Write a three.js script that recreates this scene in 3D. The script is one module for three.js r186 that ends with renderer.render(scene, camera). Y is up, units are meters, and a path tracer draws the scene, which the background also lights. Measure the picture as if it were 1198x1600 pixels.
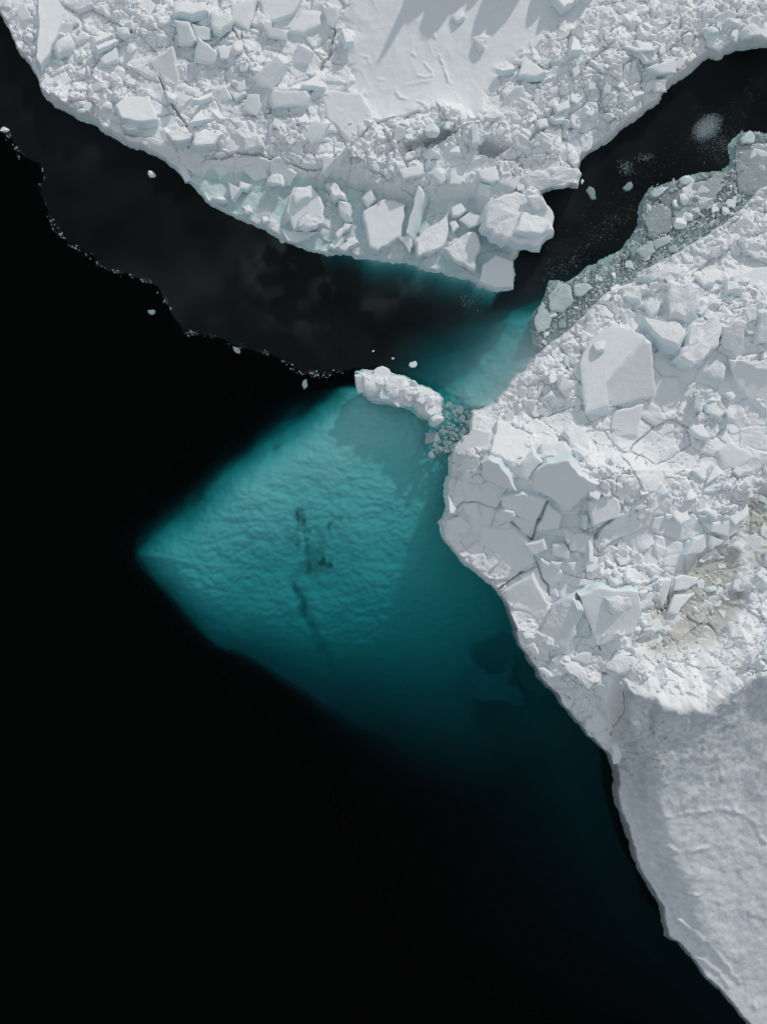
import * as THREE from 'three';
import { toCreasedNormals } from 'three/addons/utils/BufferGeometryUtils.js';

// ------------------------------------------------------------------ camera, sky, sun
const S = 0.05, H = 86;                        // metres per photo pixel on the water, height of the drone
const scene = new THREE.Scene();
const camera = new THREE.PerspectiveCamera(2 * Math.atan(40 / H) * 180 / Math.PI, 1198 / 1600, 1, 4000);
camera.up.set(0, 0, -1);
camera.position.set(0, H, 0);
camera.lookAt(0, 0, 0);
const renderer = new THREE.WebGLRenderer({ antialias: true });
renderer.toneMapping = THREE.LinearToneMapping;
renderer.toneMappingExposure = 0.845;
renderer.shadowMap.enabled = true;
renderer.shadowMap.type = THREE.PCFSoftShadowMap;

{ // pale, slightly hazy polar sky
  const w = 64, h = 32, d = new Float32Array(w * h * 4);
  for (let j = 0; j < h; j++) for (let i = 0; i < w; i++) {
    const e = Math.max(0, ((j + 0.5) / h - 0.5) * 2), t = Math.pow(1 - e, 2), o = (j * w + i) * 4;
    d[o] = 0.39 + 0.14 * t; d[o + 1] = 0.45 + 0.12 * t; d[o + 2] = 0.50 + 0.10 * t; d[o + 3] = 1;
  }
  const sky = new THREE.DataTexture(d, w, h, THREE.RGBAFormat, THREE.FloatType);
  sky.mapping = THREE.EquirectangularReflectionMapping; sky.magFilter = THREE.LinearFilter; sky.needsUpdate = true;
  scene.background = sky; scene.environment = sky;
}
const sun = new THREE.DirectionalLight(new THREE.Color(1, 0.95, 0.89), 2.05);
const SUN_EL = 26 * Math.PI / 180, SUN_AZ = 0.47; // azimuth: turned from "up the picture" towards the right
sun.position.set(Math.sin(SUN_AZ) * Math.cos(SUN_EL), Math.sin(SUN_EL), -Math.cos(SUN_AZ) * Math.cos(SUN_EL)).multiplyScalar(150);
sun.castShadow = true; sun.shadow.radius = 3.5; sun.shadow.mapSize.set(4096, 4096);
Object.assign(sun.shadow.camera, { left: -60, right: 60, top: 60, bottom: -60, near: 1, far: 400 });
scene.add(sun); scene.add(sun.target);

// ------------------------------------------------------------------ helpers
let seed = 7;
const rnd = () => { seed = (seed + 0x6d2b79f5) | 0; let t = Math.imul(seed ^ (seed >>> 15), 1 | seed); t = (t + Math.imul(t ^ (t >>> 7), 61 | t)) ^ t; return ((t ^ (t >>> 14)) >>> 0) / 4294967296; };
const rr = (a, b) => a + (b - a) * rnd();
const lerp = (a, b, t) => a + (b - a) * t, clamp = (x, a = 0, b = 1) => Math.min(b, Math.max(a, x));
const sst = (a, b, x) => { const t = clamp((x - a) / (b - a)); return t * t * (3 - 2 * t); };
function h2(ix, iz, s) { let n = (Math.imul(ix, 374761393) + Math.imul(iz, 668265263) + Math.imul(s, 974634777)) | 0; n = Math.imul(n ^ (n >>> 13), 1274126177); n = Math.imul(n ^ (n >>> 15), 668265263); return ((n ^ (n >>> 16)) >>> 0) / 4294967296; }
function vn(x, z, s) {
  const ix = Math.floor(x), iz = Math.floor(z), fx = x - ix, fz = z - iz, a = fx * fx * (3 - 2 * fx), b = fz * fz * (3 - 2 * fz);
  return lerp(lerp(h2(ix, iz, s), h2(ix + 1, iz, s), a), lerp(h2(ix, iz + 1, s), h2(ix + 1, iz + 1, s), a), b);
}
function fbm(x, z, s, o = 4) { let r = 0, a = 0.5, t = 0; for (let i = 0; i < o; i++) { r += a * vn(x, z, s + i * 17); t += a; a *= 0.5; const q = x * 1.62 + z * 1.21; z = z * 1.62 - x * 1.21; x = q; } return r / t; }
// broken ice: every cell is a tilted facet, with a crevice towards its neighbours
function facet(x, z, s) {
  const ix = Math.floor(x), iz = Math.floor(z); let d1 = 9, d2 = 9, bx = 0, bz = 0, bi = 0, bj = 0;
  for (let j = -1; j <= 1; j++) for (let i = -1; i <= 1; i++) {
    const cx = ix + i, cz = iz + j, dx = cx + h2(cx, cz, s) - x, dz = cz + h2(cx, cz, s + 1) - z, d = dx * dx + dz * dz;
    if (d < d1) { d2 = d1; d1 = d; bx = dx; bz = dz; bi = cx; bj = cz; } else if (d < d2) d2 = d;
  }
  const e = sst(0.0, 0.22, Math.sqrt(d2) - Math.sqrt(d1));
  return (0.15 + 0.85 * h2(bi, bj, s + 2) + (h2(bi, bj, s + 3) - 0.5) * 1.3 * bx + (h2(bi, bj, s + 4) - 0.5) * 1.3 * bz) * e;
}
function f1(x, z, s) { // distance to the nearest feature point
  const ix = Math.floor(x), iz = Math.floor(z); let d1 = 9;
  for (let j = -1; j <= 1; j++) for (let i = -1; i <= 1; i++) { const cx = ix + i, cz = iz + j, dx = cx + h2(cx, cz, s) - x, dz = cz + h2(cx, cz, s + 1) - z; d1 = Math.min(d1, dx * dx + dz * dz); }
  return Math.sqrt(d1);
}
const at = (u, v, y = 0) => [(u - 599) * S * (H - y) / H, (v - 800) * S * (H - y) / H];   // survey point -> metres at height y
function segDist(p, a, b) { const dx = b[0] - a[0], dy = b[1] - a[1], t = clamp(((p[0] - a[0]) * dx + (p[1] - a[1]) * dy) / (dx * dx + dy * dy)); return Math.hypot(p[0] - a[0] - dx * t, p[1] - a[1] - dy * t); }
function lineDist(p, line) { let d = 1e9; for (let i = 0; i + 1 < line.length; i++) d = Math.min(d, segDist(p, line[i], line[i + 1])); return d; }
function inside(p, poly) { let c = false; for (let i = 0, j = poly.length - 1; i < poly.length; j = i++) { const a = poly[i], b = poly[j]; if ((a[1] > p[1]) !== (b[1] > p[1]) && p[0] < (b[0] - a[0]) * (p[1] - a[1]) / (b[1] - a[1]) + a[0]) c = !c; } return c; }
function sdf(p, poly) { let d = 1e9; for (let i = 0, j = poly.length - 1; i < poly.length; j = i++) d = Math.min(d, segDist(p, poly[i], poly[j])); return inside(p, poly) ? d : -d; }
const blobs = (u, v, list) => { let s = 0; for (const [a, b, r, k] of list) { const d = ((u - a) ** 2 + (v - b) ** 2) / (r * r); if (d < 6) s += k * Math.exp(-d); } return s; };
const blobMax = (u, v, list) => { let s = 0; for (const [a, b, r, k] of list) { const d = ((u - a) ** 2 + (v - b) ** 2) / (r * r); if (d < 6) s = Math.max(s, k * Math.exp(-d * d)); } return s; };

const used = new Map();
function named(n) { const k = used.get(n) ?? 0; used.set(n, k + 1); return k ? n + '_' + String(k).padStart(3, '0') : n; }
function tag(o, label, category, group, kind) { Object.assign(o.userData, { label, category }); if (group) o.userData.group = group; if (kind) o.userData.kind = kind; return o; }
function shade(o) { o.castShadow = true; o.receiveShadow = true; return o; }
function mesh(name, geo, mat, parent = scene) { const m = shade(new THREE.Mesh(geo, mat)); m.name = parent === scene ? named(name) : name; parent.add(m); return m; }

// surface sampled on a grid; f(x, z) returns [y, r, g, b] or null
function field(x0, z0, x1, z1, cell, f) {
  const nx = Math.ceil((x1 - x0) / cell), nz = Math.ceil((z1 - z0) / cell), id = new Int32Array((nx + 1) * (nz + 1)).fill(-1), pos = [], col = [], uv = [], idx = [];
  for (let j = 0; j <= nz; j++) for (let i = 0; i <= nx; i++) {
    const x = x0 + i * cell, z = z0 + j * cell, r = f(x, z);
    if (!r) continue;
    id[j * (nx + 1) + i] = pos.length / 3; pos.push(x, r[0], z); col.push(r[1], r[2], r[3]); uv.push(x / 4, -z / 4);
  }
  for (let j = 0; j < nz; j++) for (let i = 0; i < nx; i++) {
    const a = id[j * (nx + 1) + i], b = id[j * (nx + 1) + i + 1], c = id[(j + 1) * (nx + 1) + i], d = id[(j + 1) * (nx + 1) + i + 1];
    if (a < 0 || b < 0 || c < 0 || d < 0) continue;
    if ((i + j) & 1) idx.push(a, c, b, b, c, d); else idx.push(a, c, d, a, d, b);
  }
  const g = new THREE.BufferGeometry();
  g.setAttribute('position', new THREE.Float32BufferAttribute(pos, 3));
  g.setAttribute('color', new THREE.Float32BufferAttribute(col, 3));
  g.setAttribute('uv', new THREE.Float32BufferAttribute(uv, 2));
  g.setIndex(idx); g.computeVertexNormals();
  return g;
}

function withAlpha(g, share) { // how thick the film is, as a fourth colour value
  const p = g.attributes.position, c = g.attributes.color, out = [];
  for (let i = 0; i < p.count; i++) out.push(c.getX(i), c.getY(i), c.getZ(i), share(p.getX(i), p.getZ(i)));
  return g.setAttribute('color', new THREE.Float32BufferAttribute(out, 4));
}

// ------------------------------------------------------------------ materials
function bumpTexture(n, make) {
  const d = new Uint8Array(n * n * 4);
  for (let j = 0; j < n; j++) for (let i = 0; i < n; i++) { const v = clamp(make(i / n, j / n)) * 255, o = (j * n + i) * 4; d[o] = d[o + 1] = d[o + 2] = v; d[o + 3] = 255; }
  const t = new THREE.DataTexture(d, n, n); t.wrapS = t.wrapT = THREE.RepeatWrapping; t.magFilter = THREE.LinearFilter; t.minFilter = THREE.LinearMipmapLinearFilter; t.needsUpdate = true; return t;
}
const wrapn = (u, v, f, s) => { // tiling value noise
  const x = u * f, z = v * f, ix = Math.floor(x), iz = Math.floor(z), fx = x - ix, fz = z - iz, a = fx * fx * (3 - 2 * fx), b = fz * fz * (3 - 2 * fz), m = (i) => ((i % f) + f) % f;
  return lerp(lerp(h2(m(ix), m(iz), s), h2(m(ix + 1), m(iz), s), a), lerp(h2(m(ix), m(iz + 1), s), h2(m(ix + 1), m(iz + 1), s), a), b);
};
const grain = bumpTexture(512, (u, v) => 0.4 * wrapn(u, v, 13, 1) + 0.3 * wrapn(u, v, 31, 2) + 0.2 * wrapn(u, v, 71, 3) + 0.1 * wrapn(u, v, 150, 4));
const snowMat = new THREE.MeshStandardMaterial({ name: 'snow', color: 0xffffff, vertexColors: true, roughness: 0.75, bumpMap: grain, bumpScale: 0.025 });
const slabMat = new THREE.MeshStandardMaterial({ name: 'slab_ice', color: 0xffffff, vertexColors: true, roughness: 0.6, bumpMap: grain, bumpScale: 0.025 });
const roughMat = new THREE.MeshStandardMaterial({ name: 'crusted_snow', color: 0xffffff, vertexColors: true, roughness: 0.75, bumpMap: grain, bumpScale: 0.08 });
const paleMat = new THREE.MeshStandardMaterial({ name: 'pale_wet_ice', color: new THREE.Color(0.7, 0.73, 0.73), vertexColors: true, roughness: 0.3 });
const dimMat = new THREE.MeshStandardMaterial({ name: 'clear_ice', color: new THREE.Color(0.38, 0.47, 0.48), vertexColors: true, roughness: 0.3 });
const wetMat = new THREE.MeshStandardMaterial({ name: 'wet_ice', color: 0xffffff, vertexColors: true, roughness: 0.25, bumpMap: grain, bumpScale: 0.06 });
const footMat = new THREE.MeshStandardMaterial({ name: 'sunken_ice', color: 0xffffff, vertexColors: true, roughness: 0.9 });
const SNOW = [0.86, 0.87, 0.885], ICE = [0.71, 0.835, 0.875], WET = [0.42, 0.46, 0.46];

// ------------------------------------------------------------------ water, sea floor
{
  const ripple = bumpTexture(512, (u, v) => 0.5 * wrapn(u, v, 9, 21) + 0.3 * wrapn(u, v, 23, 22) + 0.2 * wrapn(u, v, 47, 23)); ripple.repeat.set(500, 500);
  const g = new THREE.BoxGeometry(3000, 70, 3000); g.translate(0, -35, 0);
  const water = mesh('water', g, new THREE.MeshPhysicalMaterial({ name: 'sea_water', color: 0xffffff, roughness: 0.06, transmission: 1, thickness: 1, ior: 1.33, transparent: true, opacity: 0.2, bumpMap: ripple, bumpScale: 0.05, attenuationColor: new THREE.Color(0.655, 0.884, 0.89), attenuationDistance: 1 }));
  water.castShadow = false;
  tag(water, 'calm clear polar sea water, black where it is deep', 'water', null, 'structure');
  const b = new THREE.PlaneGeometry(2900, 2900); b.rotateX(-Math.PI / 2); b.translate(0, -66, 0);
  tag(mesh('seabed', b, new THREE.MeshStandardMaterial({ name: 'mud', color: new THREE.Color(0.05, 0.05, 0.045), roughness: 1 })), 'dark mud far below the black water', 'seabed', null, 'structure');
}

// ------------------------------------------------------------------ outlines surveyed at the waterline
const BERG = [[1460, 60], [1330, 190], [1195, 288], [1139, 343], [1094, 371], [1047, 393], [997, 425], [959, 447], [930, 475], [899, 504], [862, 535], [834, 556], [812, 582], [792, 606], [778, 625], [741, 641], [737, 655], [734, 672], [720, 688], [708, 702], [703, 737], [696, 758], [697, 793], [689, 816], [694, 840], [713, 866], [736, 889], [760, 908], [778, 924], [797, 952], [804, 978], [808, 996], [814, 1013], [845, 1060], [868, 1088], [900, 1126], [923, 1153], [945, 1172], [957, 1190], [966, 1215], [968, 1252], [979, 1290], [996, 1343], [1013, 1383], [1039, 1426], [1048, 1476], [1066, 1486], [1092, 1515], [1112, 1542], [1149, 1575], [1165, 1600], [1215, 1665], [1300, 1730], [1460, 1730]];
const FLOE = [[-140, -260], [-110, -120], [-30, -30], [0, 20], [12, 42], [28, 75], [50, 110], [62, 140], [87, 160], [120, 178], [150, 190], [170, 203], [188, 215], [225, 232], [250, 242], [272, 257], [302, 290], [320, 311], [356, 326], [395, 344], [437, 371], [464, 380], [509, 389], [545, 393], [600, 402], [650, 408], [700, 424], [735, 430], [750, 440], [776, 448], [801, 446], [803, 408], [812, 384], [842, 380], [865, 363], [862, 327], [843, 298], [870, 289], [903, 286], [907, 257], [911, 243], [938, 222], [974, 198], [1000, 176], [1030, 150], [1045, 130], [1060, 116], [1085, 100], [1109, 86], [1172, 63], [1210, 62], [1300, 30], [1460, -60], [1460, -260]];
const SMALL = [[555, 578], [570, 575], [590, 578], [600, 576], [612, 582], [628, 584], [640, 590], [655, 600], [672, 604], [686, 612], [694, 621], [692, 640], [688, 660], [681, 667], [668, 655], [652, 646], [645, 636], [625, 634], [605, 629], [580, 625], [566, 614], [560, 598]];
const nearEdge = (p, poly) => sdf(p, poly) * S;

const cracksTop = [[[318, 242], [345, 247], [372, 239], [400, 240], [440, 252], [480, 262], [503, 262]], [[402, 4], [398, 22], [389, 46], [378, 40]], [[588, 193], [545, 232]], [[655, 178], [625, 185], [590, 193]], [[512, 15], [522, 46], [516, 85], [500, 105]], [[240, 100], [262, 150], [292, 198]]];
const smoothTop = [[560, -60], [700, -60], [860, -60], [866, 20], [846, 60], [806, 90], [770, 120], [740, 190], [720, 170], [665, 168], [610, 186], [588, 190], [560, 140], [545, 90], [552, 20]];
const slushTop = [[225, 236], [275, 245], [330, 252], [420, 262], [500, 268], [548, 262], [590, 290], [640, 300], [690, 290], [745, 300], [768, 350], [806, 384], [804, 450], [750, 446], [690, 432], [600, 420], [540, 405], [437, 380], [300, 300]];
const poolsTop = [[[655, 222], [680, 210], [703, 202], [708, 208], [690, 220], [668, 232]], [[745, 222], [762, 224], [790, 236], [770, 246], [752, 240]], [[635, 226], [648, 222], [652, 232], [640, 236]]];
const wrinklesTop = [[[[675, 44], [680, 70], [692, 100], [700, 125], [712, 150], [717, 168]], 0.22], [[[644, 84], [660, 95], [674, 112], [676, 118], [664, 121], [640, 113], [632, 112]], 0.14], [[[615, 135], [624, 152], [640, 157], [655, 160], [668, 170]], 0.16], [[[563, 85], [575, 90], [580, 120], [598, 124]], 0.1], [[[645, 30], [643, 60], [644, 84]], 0.06], [[[630, 132], [650, 130], [672, 126]], 0.07]];
const rubbleTop = [[150, 140, 60, 0.9], [60, 60, 50, 0.7], [100, 160, 45, 1], [220, 20, 60, 0.8], [390, 95, 55, 0.9], [330, 120, 45, 0.55], [520, 70, 25, 0.8], [440, 200, 60, 0.55], [600, 240, 60, 1], [560, 265, 45, 1], [690, 195, 45, 1], [650, 235, 40, 0.9], [850, 130, 55, 0.9], [930, 100, 70, 1], [1000, 60, 80, 1], [1100, 40, 80, 0.9], [1200, 20, 60, 0.8], [850, 220, 60, 0.9], [830, 265, 50, 0.8], [750, 210, 45, 0.8], [950, 170, 55, 0.9], [300, 30, 50, 0.5], [310, 215, 40, 0.7], [520, 300, 30, 0.8], [820, 330, 40, 0.7], [590, 320, 40, 0.6]];
const ridgeTop = [[100, 150, 60, 0.5], [380, 90, 80, 0.45], [240, 30, 70, 0.3], [300, 210, 50, 0.4], [440, 210, 60, 0.3], [680, 190, 50, 0.8], [600, 230, 60, 0.6], [800, 190, 60, 0.8], [880, 140, 60, 1.0], [960, 90, 60, 1.1], [1040, 60, 70, 1.1], [1140, 20, 80, 1.0], [860, 250, 60, 0.7], [950, 170, 50, 0.5]];
function floeBase(u, v) {
  let b = 0.75 + 0.35 * (fbm(u / 90, v / 90, 11, 3) - 0.5) + blobs(u, v, ridgeTop);
  const pl = sst(-40, 30, sdf([u, v], smoothTop)); if (pl) b += pl * (70 - v) * S * 0.075;
  const sl = sst(-14, 14, sdf([u, v], slushTop)); if (sl) b = lerp(b, -0.2, sl);
  return b;
}
const cracksBerg = [[[838, 872], [845, 892], [848, 905], [858, 915], [860, 930]], [[783, 922], [812, 900], [820, 894]], [[800, 815], [815, 835], [832, 845], [838, 825], [853, 785]], [[904, 930], [925, 985], [938, 1015]], [[895, 968], [888, 1015]], [[945, 1053], [962, 1058], [964, 1100], [956, 1150]], [[1045, 905], [1049, 950], [1035, 955]]];
const rubbleBerg = [[850, 590, 55, 0.85], [800, 640, 30, 0.7], [890, 560, 35, 0.7], [960, 440, 60, 0.9], [1010, 400, 60, 0.9], [1150, 340, 70, 0.7], [1230, 330, 70, 0.7], [1050, 450, 50, 0.7], [1160, 480, 50, 0.6], [950, 745, 32, 0.95], [990, 790, 26, 0.9], [960, 880, 36, 1], [1010, 925, 40, 1], [1010, 985, 30, 1], [890, 1065, 45, 0.8], [925, 1105, 35, 0.9], [1040, 1020, 55, 0.9], [1090, 960, 50, 0.6], [1130, 890, 50, 0.6], [1070, 765, 40, 0.5], [1160, 790, 50, 0.9], [1185, 1020, 45, 0.9], [1185, 900, 50, 0.8], [1090, 650, 40, 0.5], [1250, 600, 80, 0.6], [1250, 900, 80, 0.7], [930, 500, 30, 0.6]];
const ridgeBerg = [[850, 570, 60, 0.45], [960, 560, 60, 0.4], [1080, 490, 70, 0.8], [1180, 490, 60, 0.7], [1010, 420, 50, 0.4], [780, 690, 45, 0.7], [870, 740, 50, 0.4], [960, 770, 50, 0.5], [960, 900, 40, 0.4], [890, 1060, 50, 0.6], [950, 950, 50, 0.4], [1090, 780, 50, 0.3], [1060, 1010, 50, 0.5], [1160, 350, 60, 0.6]];
const SPINE = [[700, 716], [728, 708], [760, 712], [800, 736], [850, 712], [890, 712], [935, 745], [985, 750]];
const pondBerg = [[1060, 962], [1100, 915], [1150, 860], [1210, 800]], pondBerg2 = [[1000, 1010], [1050, 1000], [1100, 990], [1150, 930]];
const wrinklesSouth = [[[985, 1290], [1010, 1340], [1035, 1390], [1060, 1440], [1100, 1480]], [[1000, 1272], [1060, 1262], [1120, 1255], [1160, 1270], [1190, 1310]], [[1040, 1400], [1090, 1395], [1140, 1420], [1198, 1440]], [[1105, 1175], [1115, 1220], [1140, 1260]], [[1060, 1440], [1110, 1480], [1160, 1540], [1190, 1590]], [[1010, 1310], [1050, 1325], [1100, 1318]], [[1090, 1500], [1130, 1530], [1165, 1580]]];
const CREST = [[940, 1055], [962, 1057], [995, 1067], [1018, 1084], [1053, 1092], [1082, 1094], [1095, 1082], [1134, 1055], [1149, 1042], [1200, 1034], [1470, 1010]];
function crestV(u) { if (u <= CREST[0][0]) return CREST[0][1]; for (let i = 0; i + 1 < CREST.length; i++) if (u <= CREST[i + 1][0]) return lerp(CREST[i][1], CREST[i + 1][1], (u - CREST[i][0]) / (CREST[i + 1][0] - CREST[i][0])); return CREST[CREST.length - 1][1]; }
const pondShare = (u, v) => Math.max(sst(62, 20, lineDist([u, v], pondBerg)), 0.9 * sst(26, 8, lineDist([u, v], pondBerg2)));
const crestN = (u, v) => crestV(u) + 18 * (fbm(u / 16, v / 16, 377, 4) - 0.5);
const southShare = (u, v) => sst(-12, 12, v - crestN(u, v)) * sst(945, 972, u + 0.02 * (v - 1060));
function bergBase(u, v, s) {
  const edge = lerp(0.22, 1, sst(-10, 150, s));
  let north = (1.75 + 0.4 * (fbm(u / 110, v / 110, 23, 3) - 0.5)) * edge + blobs(u, v, ridgeBerg) * sst(-5, 40, s);
  { const q = lineDist([u, v], SPINE), t = v < 735 ? 30 : 62; north += 1.7 * Math.exp(-q * q / (t * t)) * sst(0, 30, s); }
  north -= 1.1 * pondShare(u, v) * sst(0, 60, s);
  const d = v - crestN(u, v); if (d < 30) north += lerp(1.0, 4.3, sst(950, 1000, u)) * Math.exp(-d * d / 2200) * sst(948, 965, u);
  const k = southShare(u, v);
  if (!k) return north;
  const south = (6.3 - 1.5 * (1 - Math.exp(-Math.max(0, d) / 45)) - Math.max(0, d) * S * 0.18 + 0.5 * (fbm(u / 70, v / 70, 31, 3) - 0.5)) * lerp(0.25, 1, sst(0, 60, s));
  return lerp(north, south, k);
}
function plateFacet(x, z, s) {
  const ix = Math.floor(x), iz = Math.floor(z); let d1 = 9, d2 = 9, bx = 0, bz = 0, bi = 0, bj = 0;
  for (let j = -1; j <= 1; j++) for (let i = -1; i <= 1; i++) {
    const cx = ix + i, cz = iz + j, dx = cx + h2(cx, cz, s) - x, dz = cz + h2(cx, cz, s + 1) - z, d = dx * dx + dz * dz;
    if (d < d1) { d2 = d1; d1 = d; bx = dx; bz = dz; bi = cx; bj = cz; } else if (d < d2) d2 = d;
  }
  const g = Math.sqrt(d2) - Math.sqrt(d1), open = h2(bi, bj, s + 6);
  return 0.8 * h2(bi, bj, s + 2) + (h2(bi, bj, s + 3) - 0.5) * 1.1 * bx + (h2(bi, bj, s + 4) - 0.5) * 1.1 * bz - (0.1 + 0.6 * open * open) * sst(0.09, 0.0, g);
}
const broken = (x, z) => { const a = x + 0.5 * (fbm(x / 1.3, z / 1.3, 951, 3) - 0.5), b = z + 0.5 * (fbm(x / 1.3, z / 1.3, 953, 3) - 0.5), m = sst(0.36, 0.6, fbm(x / 4, z / 4, 955, 3)); return 0.42 * plateFacet(a / 2.9, b / 2.3, 901) + m * 0.34 * plateFacet(a / 1.25, b / 1.05, 921) - 0.3; };
const billow = (x, z, s) => 1 - Math.pow(f1(x, z, s), 1.4);
const rubbleH = (x, z, k) => { const w = 0.25 * (fbm(x / 0.8, z / 0.8, 99, 3) - 0.5); x += w; z -= w; const m = sst(0.35, 0.62, fbm(x / 2.1, z / 2.1, 97, 3)); return k * (0.42 * facet(x / 1.5, z / 1.5, 101) + lerp(0.30, 0.16, m) * facet(x / 0.75, z / 0.75, 131) + 0.26 * m * billow(x / 0.62, z / 0.62, 141) + lerp(0.06, 0.2, m) * billow(x / 0.3, z / 0.3, 151) + 0.4 * (fbm(x / 1.2, z / 1.2, 161, 4) - 0.5) + 1.2 * (fbm(x / 3.1, z / 3.1, 163, 2) - 0.5) - 0.35); };
const drift = (x, z) => 0.09 * fbm(x / 2.6, z / 1.4, 41, 3) + 0.05 * Math.pow(1 - Math.abs(2 * fbm(x / 1.7 + 3, z / 2.6, 61, 3) - 1), 4);

// ------------------------------------------------------------------ slabs and blocks
// an ice plate with its own outline: top with a broken rim, jagged sides, underside
function plate(poly, t, o = {}) {
  const { bevel = 0.06, amp = 0.05, jag = 0.07, step = 0.45, sd = 1, top = SNOW, side = ICE, taper = 0.06 } = o, out = [];
  const n0 = poly.length;
  for (let i = 0; i < n0; i++) {
    const a = poly[i], b = poly[(i + 1) % n0], L = Math.hypot(b[0] - a[0], b[1] - a[1]), k = Math.max(1, Math.round(L / step));
    for (let q = 0; q < k; q++) {
      const f = q / k, j = q ? jag * (h2(i * 31 + q, sd, 5) - 0.5) * 2 : jag * 0.6 * (h2(i, sd, 6) - 0.5), nx = (b[1] - a[1]) / L, nz = -(b[0] - a[0]) / L;
      out.push([lerp(a[0], b[0], f) + nx * j, lerp(a[1], b[1], f) + nz * j]);
    }
  }
  const n = out.length, R = Math.sqrt(out.reduce((s, p) => s + p[0] * p[0] + p[1] * p[1], 0) / n), inner = R > 1.2 ? [0.3, 0.6, 0.85] : R > 0.5 ? [0.55] : [], pos = [], col = [], uv = [], idx = [];
  const put = (x, y, z, c) => { pos.push(x, y, z); col.push(...c); uv.push(x / 4 + 0.37 * sd, z / 4 + y / 4 + 0.21 * sd); };
  const rough = (x, z) => amp * 2 * (fbm(x / 0.9 + sd * 7.3, z / 0.9, 71, 4) - 0.5) + amp * 0.6 * (fbm(x / 0.25 + sd, z / 0.25, 72, 2) - 0.5);
  put(0, rough(0, 0), 0, top);
  const rings = [...inner.map((f) => [f, 0, top]), [1 - Math.min(0.45, bevel / R), 0, top], [1 - Math.min(0.2, 0.38 * bevel / R), -bevel * 0.24, top], [1, -bevel * 0.95, top], [1 + taper * 0.3, -t * 0.45, side], [1 + taper, -t, side]];
  rings.forEach(([f, y, c], k) => out.forEach(([x, z], i) => { const w = k >= rings.length - 2 ? 1 + 0.09 * (h2(i, k, sd + 9) - 0.5) : 1; put(x * f * w, y + (y > -bevel * 0.99 ? rough(x * f, z * f) : 0.25 * t * (h2(i, k, sd + 3) - 0.5) * (k === rings.length - 2)), z * f * w, c); }));
  put(0, -t, 0, side);
  const ccw = out.reduce((s, p, i) => { const q = out[(i + 1) % n]; return s + p[0] * q[1] - q[0] * p[1]; }, 0) > 0;
  const tri = (a, b, c) => ccw ? idx.push(a, c, b) : idx.push(a, b, c);
  for (let i = 0; i < n; i++) {
    const j = (i + 1) % n; tri(0, 1 + i, 1 + j);
    for (let k = 0; k + 1 < rings.length; k++) { const a = 1 + k * n; tri(a + i, a + n + i, a + j); tri(a + j, a + n + i, a + n + j); }
    const a = 1 + (rings.length - 1) * n; tri(a + i, 1 + rings.length * n, a + j);
  }
  const g = new THREE.BufferGeometry();
  g.setAttribute('position', new THREE.Float32BufferAttribute(pos, 3)); g.setAttribute('color', new THREE.Float32BufferAttribute(col, 3)); g.setAttribute('uv', new THREE.Float32BufferAttribute(uv, 2)); g.setIndex(idx);
  return toCreasedNormals(g, 0.85);
}
// a broken lump: a ball cut by planes
function lump(sd, cuts = 8, detail = 2, flat = 1) {
  const g = new THREE.IcosahedronGeometry(1, detail), p = g.attributes.position, pl = [], v = new THREE.Vector3();
  for (let i = 0; i < cuts; i++) { const n = new THREE.Vector3(h2(i, sd, 1) - 0.5, h2(i, sd, 2) - 0.5, h2(i, sd, 3) - 0.5).normalize(); pl.push([n, 0.42 + 0.4 * h2(i, sd, 4)]); }
  const col = [], uv = [];
  for (let i = 0; i < p.count; i++) {
    v.fromBufferAttribute(p, i);
    for (const [n, d] of pl) { const e = v.dot(n) - d; if (e > 0) v.addScaledVector(n, -e); }
    v.multiplyScalar(1 + 0.10 * (fbm(v.x * 2.2 + sd, v.z * 2.2 + v.y * 1.7, 81, 2) - 0.5));
    v.set(v.x * (0.85 + 0.6 * h2(sd, 5, 5)), v.y * flat, v.z); p.setXYZ(i, v.x, v.y, v.z);
    col.push(...(v.y > -0.1 || h2(sd, 8, 8) < 0.6 ? SNOW : ICE)); uv.push(v.x / 4, (v.z + v.y) / 4);
  }
  g.setAttribute('color', new THREE.Float32BufferAttribute(col, 3)); g.setAttribute('uv', new THREE.Float32BufferAttribute(uv, 2)); g.deleteAttribute('normal');
  return toCreasedNormals(g, detail > 1 ? 0.6 : 1.1);
}
const UP = new THREE.Vector3(0, 1, 0);
const tiltQ = (a, b) => new THREE.Quaternion().setFromUnitVectors(UP, new THREE.Vector3(-a, 1, -b).normalize());
let plateSeed = 1;
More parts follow.
